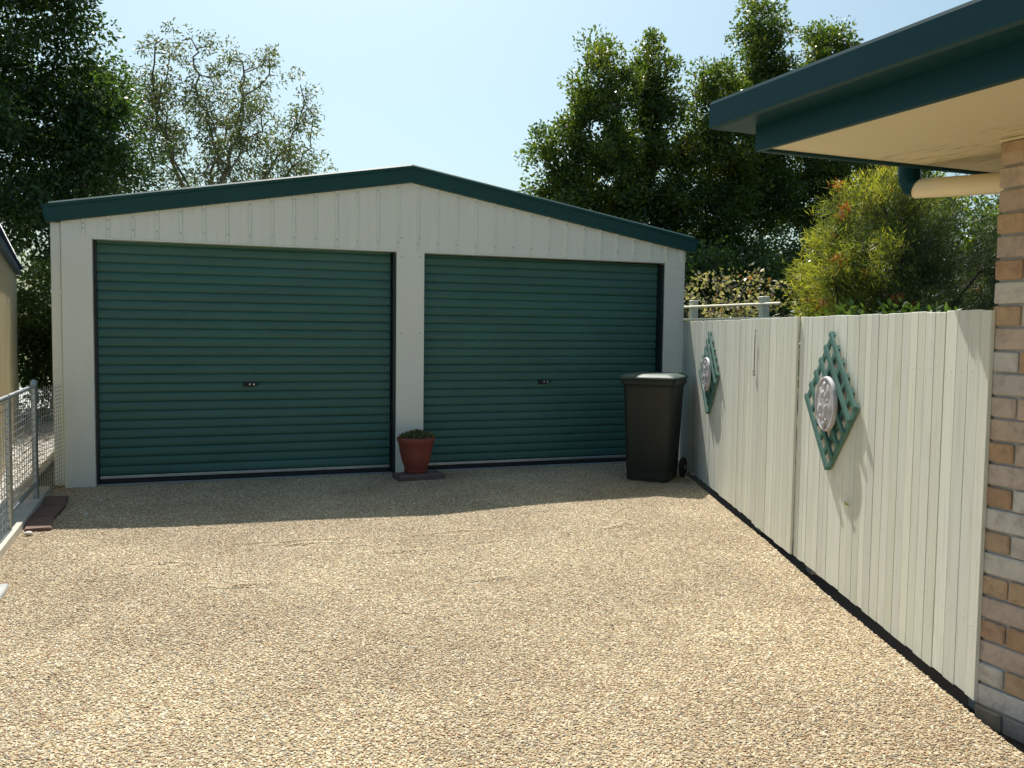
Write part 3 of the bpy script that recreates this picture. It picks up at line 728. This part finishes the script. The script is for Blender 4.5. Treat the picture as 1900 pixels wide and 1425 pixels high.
loft([(0.215, 0.205, 0.05, -0.02, 0.012), (0.22, 0.21, 0.05, -0.02, 0.05), (0.22, 0.21, 0.05, -0.02, 0.10), (0.226, 0.214, 0.05, -0.02, 0.115), (0.262, 0.245, 0.055, -0.005, 0.90), (0.270, 0.252, 0.05, -0.005, 0.93),
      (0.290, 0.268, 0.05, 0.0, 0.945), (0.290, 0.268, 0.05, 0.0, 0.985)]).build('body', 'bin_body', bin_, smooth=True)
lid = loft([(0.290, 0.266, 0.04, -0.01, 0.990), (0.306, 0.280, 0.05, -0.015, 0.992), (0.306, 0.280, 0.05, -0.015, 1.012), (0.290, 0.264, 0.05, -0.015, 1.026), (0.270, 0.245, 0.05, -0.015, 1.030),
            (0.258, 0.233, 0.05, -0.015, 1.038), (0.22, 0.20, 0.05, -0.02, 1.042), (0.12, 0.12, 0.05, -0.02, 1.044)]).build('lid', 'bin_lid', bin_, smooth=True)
MB().cbox(-0.345, -0.300, -0.10, 0.10, 0.996, 1.014, 0.005).build('lid_grip', 'bin_lid', lid)
for yy in (-0.19, 0.19):
    MB().cbox(0.245, 0.325, yy - 0.03, yy + 0.03, 0.995, 1.040, 0.008).build('hinge', 'black_plastic', lid)
hd = MB()
hd.tube([(0.285, -0.21, 0.965), (0.33, -0.21, 0.985), (0.352, -0.19, 1.0), (0.355, 0.0, 1.004), (0.352, 0.19, 1.0), (0.33, 0.21, 0.985), (0.285, 0.21, 0.965)], 0.013, 8)
hd.build('handle', 'bin_body', bin_, smooth=True)
for k in range(3):
    yy = -0.14 + 0.14 * k
    MB().cbox(-0.255 - 0.0, -0.240, yy - 0.006, yy + 0.006, 0.15, 0.86, 0.002).build('rib', 'bin_body', bin_, rot=(0, math.radians(-3.2), 0), loc=(0.045, 0, 0))
MB().tube([(0.225, -0.265, 0.10), (0.225, 0.265, 0.10)], 0.011, 10).build('axle', 'aluminium', bin_, smooth=True)
for yy in (-0.265, 0.24):
    w_ = MB().lathe([(0.018, -0.022), (0.060, -0.020), (0.090, -0.022), (0.10, -0.014), (0.10, 0.014), (0.090, 0.022), (0.060, 0.020), (0.018, 0.022)], 28)
    w_.v = [(0.225 + x, yy + z + 0.012, 0.10 + y) for x, y, z in w_.v]
    wh = w_.build('wheel', 'rubber', bin_, smooth=True)
    h_ = MB().lathe([(0.0, 0.028), (0.022, 0.027), (0.03, 0.018), (0.03, -0.018), (0.022, -0.027), (0.0, -0.028)], 16)
    h_.v = [(0.225 + x, yy + z + 0.012, 0.10 + y) for x, y, z in h_.v]
    h_.build('hub', 'grey_concrete', wh, smooth=True)

# ================================================================== POT ON ITS SLAB
pz = 0.062; pc = Vector((2.845, -0.36, 0))
base = empty('stone_slab', (2.865, -0.42, 0), math.radians(4)); tag(base, 'brown stone slab under the terracotta pot', 'slab')
MB().cbox(-0.235, 0.225, -0.125, 0.135, 0.004, pz, 0.012, 0.004).build('slab', 'slab', base)
pot = tag(empty('flower_pot', (pc.x, pc.y, pz)), 'red terracotta pot of dry plants in front of the middle pier', 'pot')
pb = MB().lathe([(0.0, 0.0), (0.105, 0.0), (0.112, 0.008), (0.115, 0.03), (0.106, 0.036), (0.120, 0.07), (0.142, 0.14), (0.158, 0.21), (0.165, 0.265), (0.168, 0.270), (0.172, 0.295), (0.182, 0.302), (0.185, 0.335), (0.178, 0.345), (0.166, 0.343), (0.160, 0.31), (0.155, 0.30)], 40)
pb.build('pot_body', 'terracotta', pot, smooth=True)
sl = MB().lathe([(0.0, 0.335), (0.08, 0.328), (0.155, 0.315)], 24); sl.build('potting_soil', 'soil', pot, smooth=True)

# ================================================================== LEAF AND BRANCH ENGINE
def leaf_mesh(name, C, AX, SD, Ln, Wd, tint, fold=0.15):
    n = len(C); NR = np.cross(AX, SD)
    L = Ln[:, None]; Wh = Wd[:, None] * 0.5
    V = np.empty((n, 4, 3), np.float32)
    V[:, 0] = C; V[:, 1] = C + AX * L * 0.45 + SD * Wh + NR * Wh * fold
    V[:, 2] = C + AX * L; V[:, 3] = C + AX * L * 0.45 - SD * Wh + NR * Wh * fold
    me = bpy.data.meshes.new(name)
    me.vertices.add(4 * n); me.vertices.foreach_set('co', V.ravel())
    me.loops.add(4 * n); me.loops.foreach_set('vertex_index', np.arange(4 * n, dtype=np.int32))
    me.polygons.add(n); me.polygons.foreach_set('loop_start', np.arange(0, 4 * n, 4, dtype=np.int32))
    at = me.attributes.new('tint', 'FLOAT', 'FACE'); at.data.foreach_set('value', np.clip(tint, 0, 1).astype(np.float32))
    me.update(); return me
def unit(a): return a / np.maximum(1e-9, np.linalg.norm(a, axis=-1, keepdims=True))
def scatter_leaves(rs, centers, per, spread, lmin, lmax, aspect, droop=0.0, out=None, outw=0.0, tint_c=None, flat=0.7, lobe=True):
    n = len(centers); idx = np.repeat(np.arange(n), per)
    if lobe:                                           # crisp rounded sprays, each with its own size
        rad = (spread * 2.0) * rs.uniform(0.6, 1.25, n)
        off = unit(rs.normal(size=(len(idx), 3))) * (rs.uniform(0, 1, (len(idx), 1)) ** 0.42) * rad[idx][:, None] * np.array([1, 1, flat])
    else:
        off = rs.normal(size=(len(idx), 3)) * np.array([1, 1, flat]) * spread
    C = centers[idx] + off
    AX = unit(rs.normal(size=C.shape) + np.array([0, 0, -droop]) + (unit(off) * 0.8) + (out[idx] * outw if out is not None else 0))
    SD = unit(np.cross(AX, rs.normal(size=C.shape)))
    Ln = rs.uniform(lmin, lmax, len(C)); Wd = Ln * rs.uniform(aspect * 0.8, aspect * 1.2, len(C))
    t = rs.beta(2, 2.2, len(C)) * 0.7 + (tint_c[idx] if tint_c is not None else 0.15)
    return C, AX, SD, Ln, Wd, t
def ell_points(rs, e, n):
    p = unit(rs.normal(size=(n, 3))) * (rs.uniform(0, 1, (n, 1)) ** (1 / 2.4))
    return p * np.array(e[3:6]) + np.array(e[:3])
def colonise(rs, base, trunk_top, att, step=0.3, di=2.5, dk=0.5, iters=90, lean=(0, 0)):
    nodes = []; par = []
    nb = max(2, int((trunk_top - base[2]) / step))
    for i in range(nb + 1):
        t = i / nb
        nodes.append((base[0] + lean[0] * t + 0.05 * math.sin(3 * t + base[0]), base[1] + lean[1] * t, base[2] + (trunk_top - base[2]) * t)); par.append(i - 1)
    nodes = np.array(nodes); par = list(par); alive = np.ones(len(att), bool)
    for it in range(iters):
        if not alive.any(): break
        A_ = att[alive]
        d = np.linalg.norm(A_[:, None, :] - nodes[None], axis=2); near = d.argmin(1); dm = d.min(1)
        sel = dm < di
        if not sel.any(): di *= 1.4; continue
        new = []; npar = []
        for k in np.unique(near[sel]):
            v = unit(A_[sel & (near == k)] - nodes[k]).mean(0) + rs.normal(size=3) * 0.18
            p = nodes[k] + unit(v) * step
            new.append(p); npar.append(k)
        new = np.array(new)
        dd = np.linalg.norm(new[:, None] - nodes[None], axis=2).min(1)
        ok = dd > step * 0.4
        if not ok.any(): break
        nodes = np.vstack([nodes, new[ok]]); par += [p for p, o_ in zip(npar, ok) if o_]
        d2 = np.linalg.norm(att[:, None] - nodes[None, -ok.sum():], axis=2).min(1)
        alive &= d2 > dk
    return nodes, np.array(par)
def branch_mesh(name, nodes, par, tip=0.008, power=2.3, rmax=0.3):
    n = len(nodes); acc = np.zeros(n); r = np.zeros(n)
    for i in range(n - 1, -1, -1):
        r[i] = min(rmax, max(tip, acc[i] ** (1 / power) if acc[i] > 0 else tip))
        if par[i] >= 0: acc[par[i]] += r[i] ** power
    i = np.arange(n)[par >= 0]; p = par[i]
    a, b_ = nodes[p], nodes[i]; d = unit(b_ - a)
    ref = np.where(np.abs(d[:, 2:3]) > 0.9, np.array([[1.0, 0, 0]]), np.array([[0, 0, 1.0]]))
    s = unit(np.cross(d, ref)); t = np.cross(s, d); K = 5; m_ = len(i)
    V = np.empty((m_, 2, K, 3))
    for k in range(K):
        c_, s_ = math.cos(2 * math.pi * k / K), math.sin(2 * math.pi * k / K)
        o_ = s * c_ + t * s_
        V[:, 0, k] = a - d * (r[i] * 0.5)[:, None] + o_ * np.minimum(r[p], r[i] * 1.35)[:, None]; V[:, 1, k] = b_ + o_ * r[i][:, None]
    F = []
    b0 = (np.arange(m_) * 2 * K)[:, None]
    quad = np.array([[k, (k + 1) % K, K + (k + 1) % K, K + k] for k in range(K)])
    F = (b0[:, :, None] + quad[None]).reshape(-1, 4)
    me = bpy.data.meshes.new(name); me.from_pydata(V.reshape(-1, 3).tolist(), [], F.tolist()); me.update()
    return me, r
def tree(name, label, cat, base, ells, natt, trunk_top, leafmat, bark, seed, per=70, spread=0.26, lmin=0.07, lmax=0.13, aspect=0.5, droop=0.2,
         step=0.28, dk=0.45, tip=0.008, group=None, core=0.35, fill=1.0, rmax=0.3, lean=(0, 0), part='trunk', tbias=0.0, extra=0.7, flat=0.7):
    rs = np.random.RandomState(seed)
    vol = np.array([e[3] * e[4] * e[5] for e in ells]) ** 0.75; cnt = np.maximum(6, (natt * vol / vol.sum()).astype(int))
    att = np.vstack([ell_points(rs, e, c_) for e, c_ in zip(ells, cnt)])
    nodes, par = colonise(rs, base, trunk_top, att, step, dk=dk, lean=lean)
    root = tag(empty(name, base), label, cat, group)
    bx = np.array(base)
    me, r = branch_mesh(part, nodes - bx, par, tip, rmax=rmax)
    link(part, me, bark, root, smooth='all')
    # leaf clumps sit at the attraction points and along the thin twigs
    thin = nodes[(r < tip * 2.4)]
    clumps = np.vstack([att, thin[rs.rand(len(thin)) < extra]])
    cen = bx + (att.mean(0) - bx)
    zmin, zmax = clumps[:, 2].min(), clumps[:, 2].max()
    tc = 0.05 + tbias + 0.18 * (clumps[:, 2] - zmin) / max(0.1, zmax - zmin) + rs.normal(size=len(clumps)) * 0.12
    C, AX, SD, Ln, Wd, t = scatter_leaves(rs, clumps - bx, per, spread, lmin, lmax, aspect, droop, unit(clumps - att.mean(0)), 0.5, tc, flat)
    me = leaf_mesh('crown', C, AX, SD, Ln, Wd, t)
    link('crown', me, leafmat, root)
    return root, clumps

# dry growth in the pot
rs = np.random.RandomState(2)
cc = np.array([[0.07 * math.cos(a) * k, 0.07 * math.sin(a) * k, 0.335] for k in (0.2, 1.0, 1.8) for a in np.linspace(0, 6, 9)])
cc[:, 2] += 0.035 - 0.20 * np.hypot(cc[:, 0], cc[:, 1])
C, AX, SD, Ln, Wd, t = scatter_leaves(rs, cc, 60, 0.022, 0.022, 0.05, 0.3, -0.6, tint_c=np.full(len(cc), 0.45), flat=0.7)
link('dry_plant', leaf_mesh('dry_plant', C, AX, SD, Ln, Wd, t), 'leaf_gum', pot)

# ================================================================== MESH GATE, KERB AND THINGS BY THE LEFT EDGE
kerb = MB()
kerb.add([(-0.325, -2.85, 0.055), (-0.335, -0.2, 0.055), (-0.60, -0.2, 0.055), (-0.58, -2.85, 0.055), (-0.32, -2.85, -0.08), (-0.33, -0.2, -0.08), (-0.60, -0.2, -0.08), (-0.58, -2.85, -0.08)],
         [(0, 1, 2, 3), (0, 4, 5, 1), (3, 7, 4, 0), (2, 6, 7, 3), (1, 5, 6, 2)])
tag(kerb.build('concrete_kerb', 'concrete'), 'pale concrete edging strip under the galvanised mesh gate', 'kerb', kind=None)
MB_e = MB().cbox(-0.30, -0.17, -4.2, -3.22, -0.05, 0.022, 0.01, 0.003)
tag(MB_e.build('edging_stone', 'grey_concrete', None), 'grey edging stone half sunk in gravel at the left edge', 'edging')
def mesh_panel(name, p0, p1, z0, z1, label, cat, sp=0.05, vs=0.10, tube=0.016, bottom=True, frame=True, wire=0.0032):
    p0, p1 = Vector(p0), Vector(p1); L = (p1 - p0).length; rz_ = math.atan2((p1 - p0).y, (p1 - p0).x)
    root = tag(empty(name, (p0.x, p0.y, 0), rz_), label, cat)
    if frame:
        for x in (0.0, L):
            MB().tube([(x, 0, z0), (x, 0, z1)], tube, 12).build('stile', 'galvanised', root, smooth=True)
        MB().tube([(0, 0, z1), (L, 0, z1)], tube, 12).build('top_rail', 'galvanised', root, smooth=True)
        MB().tube([(0, 0, z0 + 0.02), (L, 0, z0 + 0.02)], tube, 12).build('bottom_rail', 'galvanised', root, smooth=True)
    w = MB(); z = z0 + 0.045
    while z < z1 - 0.01:
        w.tube([(0, -0.004, z), (L, -0.004, z)], wire, 5); z += sp
    x = vs
    while x < L - 0.01:
        w.tube([(x, 0.0, z0 + 0.02), (x, 0.0, z1)], wire * 0.8, 5); x += vs
    w.build('wire_mesh', 'galvanised', root)
    return root
mesh_panel('mesh_gate', (-0.372, -1.90, 0), (-0.372, -0.79, 0), 0.15, 0.955, 'galvanised mesh gate half in the garage shadow', 'gate')
mesh_panel('mesh_fence', (-0.372, -3.6, 0), (-0.372, -1.95, 0), 0.03, 0.955, 'galvanised mesh fence panel at the left edge of the view', 'fence')
mesh_panel('mesh_infill', (-0.362, -0.72, 0), (-0.262, -0.03, 0), 0.02, 0.93, 'rusty wire mesh infill between gate post and garage corner', 'fence', 0.035, 0.06, frame=False, wire=0.0024)
gp = tag(empty('gate_post', (-0.375, -0.755, 0)), 'galvanised gate post with domed cap by the garage', 'post')
MB().tube([(0, 0, -0.1), (0, 0, 0.975)], 0.024, 14).build('tube', 'galvanised', gp, smooth=True)
cp = MB().lathe([(0.027, 0.96), (0.027, 0.985), (0.02, 1.0), (0.0, 1.006)], 14); cp.build('cap', 'galvanised', gp, smooth=True)
for k, (yy, rz_, lab) in enumerate(((-1.61, 5, 'terracotta paver by the mesh gate with its front edge in the sun'), (-1.18, -3, 'terracotta paver by the mesh gate, middle of three'), (-0.75, 3, 'terracotta paver by the mesh gate, nearest the garage'))):
    o_ = MB().cbox(-0.085, 0.085, -0.198, 0.198, 0.0, 0.042, 0.006, 0.002).build('terracotta_paver', 'paver', None, loc=(-0.24, yy, -0.014), rot=(math.radians(0.8), 0, math.radians(rz_)))
    tag(o_, lab, 'paver', 'pavers laid beside the mesh gate')
def pebble(name, loc, s, label):
    mb = MB().lathe([(0.0, 0.5), (0.5, 0.45), (0.9, 0.2), (1.0, 0.0), (0.8, -0.3), (0.0, -0.4)], 10)
    mb.v = [(x * s[0] * (1 + 0.12 * math.sin(5 * x + y * 3)), y * s[1], z * s[2]) for x, y, z in mb.v]
    return tag(mb.build(name, 'stone_white', None, 'all', loc=loc), label, 'stone')
pebble('white_stone', (-0.262, -1.93, 0.02), (0.032, 0.024, 0.03), 'white stone lying before the terracotta paver')
pebble('white_stone', (0.04, -1.33, 0.015), (0.018, 0.014, 0.02), 'tiny white stone in the shadow near the left roller door')

# neighbouring cream shed with a corrugated blue roof edge
nd = Vector((0.122, -0.9925, 0)); n0 = Vector((-1.417, 5.989, 0)); nlen = 6.9
shd = tag(empty('neighbour_shed', n0, math.atan2(nd.y, nd.x)), 'tan metal shed wall under a blue corrugated roof edge at far left', 'shed')
# local x towards the camera, local y to the right (garage side) is negative side of nd rotation
ys = 1.0 if Vector((-nd.y, nd.x, 0)).x > 0 else -1.0
NE = 2.2236
prof = []
mb = MB(); n = int(nlen / 0.05); vs = []
for i in range(n + 1):
    x = nlen * i / n; o_ = (0.0, 0.006, 0.006, 0.0)[i % 4]
    vs += [(x, ys * (-0.09 + o_), -0.05), (x, ys * (-0.09 + o_), NE - 0.01)]
mb.add(vs, [(2 * i, 2 * i + 2, 2 * i + 3, 2 * i + 1) for i in range(n)])
mb.build('wall', 'neighbour_wall', shd)
for xe in (0.0, nlen - 0.03):
    q = [(ys * -0.097, -0.05), (ys * -0.097, NE - 0.015), (ys * -3.0, NE - 0.015 + 0.265 * 2.9), (ys * -3.0, -0.05)]
    MB().prism(q, xe, xe + 0.02, 'x').build('end_wall', 'neighbour_wall', shd)
MB().box(0.021, nlen - 0.031, min(ys * -2.98, ys * -2.96), max(ys * -2.98, ys * -2.96), -0.05, NE + 0.72).build('rear_wall', 'neighbour_wall', shd)
mb = MB(); n = int(nlen / 0.0095); vs = []
for i in range(n + 1):
    x = -0.03 + (nlen + 0.06) * i / n; h = 0.010 * math.sin(2 * math.pi * x / 0.076)
    for yy, zz in ((0.0, 0.0), (-3.2, 0.85)):
        for th in (0.0, -0.0025):
            vs.append((x, ys * yy, NE + zz + h + th))
fs = []
for i in range(n):
    a = 4 * i; b_ = 4 * (i + 1)
    fs += [(a, b_, b_ + 2, a + 2), (a + 1, a + 3, b_ + 3, b_ + 1), (a, a + 1, b_ + 1, b_)]
mb.add(vs, fs).build('corrugated_roof', 'blue_roof', shd)
MB().box(-0.02, nlen, min(ys * -0.03, ys * -0.085), max(ys * -0.03, ys * -0.085), NE - 0.085, NE - 0.012).build('eave_batten', 'blue_roof', shd)

# cream post-and-rail fence beyond the timber fence
rf = tag(empty('rail_fence', (7.6, 2.5, 0)), 'cream post and rail fence showing above the board fence beside the garage', 'fence')
for (x, y) in ((7.65, 2.5), (7.56, 0.71)):
    MB().cbox(x - 0.05 - 7.6, x + 0.05 - 7.6, y - 0.05 - 2.5, y + 0.05 - 2.5, -0.1, 1.90, 0.008).build('post', 'post_cream', rf)
for zz in (1.80, 1.62):
    a = Vector((7.66 - 7.6, 4.3 - 2.5, zz)); b_ = Vector((7.50 - 7.6, 0.30 - 2.5, zz + 0.005))
    MB().tube([a, b_], 0.017, 8).build('rail', 'post_cream', rf, smooth=True)

# ================================================================== TREES AND SHRUBS
# left: tall dense dark trees
tree('dense_tree', 'tall dark evergreen tree filling the left edge behind the tan shed', 'tree', (-2.6, 8.6, -0.05),
     [(-2.9, 8.6, 7.0, 2.2, 1.9, 3.2), (-1.6, 8.4, 5.2, 1.35, 1.6, 2.4), (-1.1, 8.6, 7.6, 0.9, 1.2, 1.6), (-3.2, 8.2, 3.2, 2.0, 1.5, 1.8), (-1.35, 8.3, 9.2, 0.95, 1.0, 1.2)], 330, 2.6, 'leaf_dark', 'bark_dark', 21,
     per=185, spread=0.22, lmin=0.065, lmax=0.12, aspect=0.5, tip=0.010)
tree('dense_tree', 'lower dark leafy tree beside the garage eave on the left', 'tree', (-0.75, 8.9, -0.05),
     [(-0.75, 8.8, 4.2, 1.05, 1.1, 1.5), (-0.95, 8.6, 2.6, 1.0, 1.1, 1.4), (-0.75, 8.9, 5.4, 0.75, 0.9, 0.9)], 220, 1.2, 'leaf_dark', 'bark_dark', 22,
     per=120, spread=0.21, lmin=0.055, lmax=0.10, aspect=0.5)
tree('leafy_shrub', 'dark green shrub in the gap between tan shed and garage', 'shrub', (-1.15, 6.3, -0.05),
     [(-1.2, 6.4, 1.1, 0.75, 0.7, 1.2)], 90, 0.4, 'leaf_mid', 'bark_dark', 23, per=90, spread=0.15, lmin=0.05, lmax=0.09, aspect=0.55, step=0.15, dk=0.25, tip=0.005, part='stem')
# sparse gum tree
tree('gum_tree', 'open sparse gum tree with bare forked limbs behind the garage roof', 'tree', (1.25, 10.4, -0.05),
     [(0.9, 10.4, 5.95, 1.2, 1.3, 1.55), (2.2, 10.4, 5.7, 1.35, 1.4, 1.4), (1.5, 10.3, 4.4, 1.6, 1.4, 1.0), (3.0, 10.4, 4.6, 0.9, 1.0, 1.2), (0.3, 10.4, 5.6, 0.7, 0.9, 1.0)], 300, 2.6, 'leaf_gum', 'bark_grey', 24,
     per=56, spread=0.115, lmin=0.06, lmax=0.11, aspect=0.34, droop=0.7, step=0.2, dk=0.30, tip=0.012, rmax=0.16, extra=0.22, flat=0.9)
# right: row of upright lilly-pilly-like trees
row = [((9.75, 10.2), 8.3, 1.15, 31, 'leftmost tall bushy tree of the row right of the garage'),
       ((11.3, 10.4), 8.4, 0.95, 32, 'second tall bushy tree of the row right of the garage'),
       ((12.9, 10.2), 8.0, 1.05, 33, 'third bushy tree of the row, its top just left of the house gutter'),
       ((14.5, 10.5), 9.9, 1.05, 34, 'tallest tree of the row, rising behind the house gutter'),
       ((16.6, 10.6), 9.6, 1.15, 35, 'bushy tree whose top shows just above the house gutter'),
       ((18.6, 10.4), 7.6, 1.3, 36, 'dark tree seen under the house eave behind the yellow shrub')]
for (x, y), h, rw, sd_, lab in row:
    rr = np.random.RandomState(sd_)
    el = [(x, y, h - 1.2, rw * 0.66, rw * 0.75, 1.25), (x, y, h - 2.9, rw * 1.15, rw, 1.6), (x - 0.2, y, h - 4.6, rw * 1.3, rw * 1.1, 1.6), (x + 0.2, y, 2.4, rw * 1.25, rw, 1.5)]
    if sd_ == 31: el += [(8.75, y, 5.2, 0.75, 0.8, 0.9), (8.7, y, 4.0, 0.7, 0.8, 0.8)]
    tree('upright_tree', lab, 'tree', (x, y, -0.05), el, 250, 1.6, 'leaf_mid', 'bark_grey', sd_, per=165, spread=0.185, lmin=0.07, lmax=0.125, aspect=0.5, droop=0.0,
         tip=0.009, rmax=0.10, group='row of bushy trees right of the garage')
# shadowy hedge mass lower down behind the row
tree('hedge_tree', 'dark low tree behind the pale shrub beside the garage', 'tree', (11.6, 7.6, -0.05), [(11.2, 7.6, 2.0, 2.2, 1.0, 1.5), (14.2, 7.8, 2.3, 1.8, 1.0, 1.6)], 260, 0.8, 'leaf_dark', 'bark_dark', 41,
     per=80, spread=0.22, lmin=0.07, lmax=0.12, aspect=0.5)
# pale-leaved twiggy shrub
tree('twiggy_shrub', 'twiggy shrub with pale and rusty leaves above the rail fence', 'shrub', (8.9, 3.3, -0.05), [(8.7, 3.3, 1.7, 1.0, 0.8, 0.85), (9.4, 3.4, 1.6, 0.9, 0.8, 0.7)], 150, 0.5, 'leaf_pale', 'bark_grey', 42,
     per=11, spread=0.10, lmin=0.05, lmax=0.10, aspect=0.55, step=0.12, dk=0.16, tip=0.008, extra=0.1, part='stems', tbias=0.15)
tree('broadleaf_tree', 'dark broadleaf tree filling the gap between feathery shrub and brick wall', 'tree', (10.6, 1.2, -0.05), [(10.2, 1.2, 1.9, 1.5, 1.0, 1.6), (11.6, 1.0, 2.2, 1.5, 1.0, 1.7)], 240, 0.6, 'leaf_mid', 'bark_dark', 44,
     per=95, spread=0.17, lmin=0.055, lmax=0.10, aspect=0.5, step=0.2, dk=0.3)
tree('glossy_shrub', 'low dark glossy shrub along the top of the board fence', 'shrub', (6.3, -3.2, -0.05), [(5.75, -2.9, 1.25, 0.55, 0.5, 0.45), (6.5, -3.4, 1.25, 0.7, 0.5, 0.45), (7.1, -3.9, 1.3, 0.6, 0.5, 0.45)], 170, 0.5, 'leaf_dark', 'bark_dark', 43,
     per=50, spread=0.09, lmin=0.04, lmax=0.075, aspect=0.5, step=0.13, dk=0.2, tip=0.005, part='stems')

# grevillea: fine needles in tufts, orange flower brushes
rs = np.random.RandomState(51)
gb = (6.75, -2.0, -0.05); gro = tag(empty('grevillea_shrub', gb), 'large feathery yellow-green shrub with orange flowers behind the board fence', 'shrub')
ells = [(6.42, -2.3, 2.0, 0.60, 0.6, 0.55), (6.88, -2.1, 2.48, 0.62, 0.6, 0.55), (7.40, -1.9, 2.30, 0.75, 0.7, 0.70), (6.32, -2.4, 1.5, 0.52, 0.5, 0.45), (7.0, -2.2, 1.4, 0.9, 0.6, 0.6), (8.2, -1.8, 1.95, 0.7, 0.7, 0.75), (8.0, -1.9, 1.3, 0.8, 0.6, 0.6)]
att = np.vstack([ell_points(rs, e, 75) for e in ells])
nodes, par = colonise(rs, gb, 0.5, att, 0.16, dk=0.2)
me, r = branch_mesh('stems', nodes - np.array(gb), par, 0.006, rmax=0.05); link('stems', me, 'bark_dark', gro, smooth='all')
cen = att.mean(0)
tips = np.vstack([att, nodes[r < 0.010]])
od = unit(tips - cen + np.array([0, 0, 0.25]))
idx = np.repeat(np.arange(len(tips)), 150)
C = tips[idx] + rs.normal(size=(len(idx), 3)) * 0.055
AX = unit(od[idx] * 0.9 + rs.normal(size=C.shape) * 0.75)
SD = unit(np.cross(AX, rs.normal(size=C.shape)))
Ln = rs.uniform(0.045, 0.10, len(C)); Wd = rs.uniform(0.0045, 0.008, len(C))
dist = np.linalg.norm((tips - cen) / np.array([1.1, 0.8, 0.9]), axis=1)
lit_rim = np.clip((dist - 0.55) * 0.9, 0, 0.6) * np.clip(1.35 - 0.80 * (tips[:, 0] - 5.9) + 0.25 * (tips[:, 2] - 2.0), 0.22, 1.05) * rs.uniform(0.45, 1.15, len(tips))  # backlit left and top edge and shaded inside, painted into the needle tint
tt = 1.4 * lit_rim[idx] + rs.uniform(0, 0.36, len(C))
link('foliage', leaf_mesh('foliage', C - np.array(gb), AX, SD, Ln, Wd, tt), 'leaf_needle', gro)
shell = tips[(dist > 0.75)]; rs.shuffle(shell)
fl = shell[:44]
idx = np.repeat(np.arange(len(fl)), 60)
C = fl[idx] + unit(fl - cen)[idx] * 0.08 + rs.normal(size=(len(idx), 3)) * np.array([0.03, 0.03, 0.02])
AX = unit(rs.normal(size=C.shape)); SD = unit(np.cross(AX, rs.normal(size=C.shape)))
link('flowers', leaf_mesh('flowers', C - np.array(gb), AX, SD, rs.uniform(0.03, 0.05, len(C)), rs.uniform(0.008, 0.014, len(C)), rs.uniform(0, 1, len(C))), 'flower', gro)
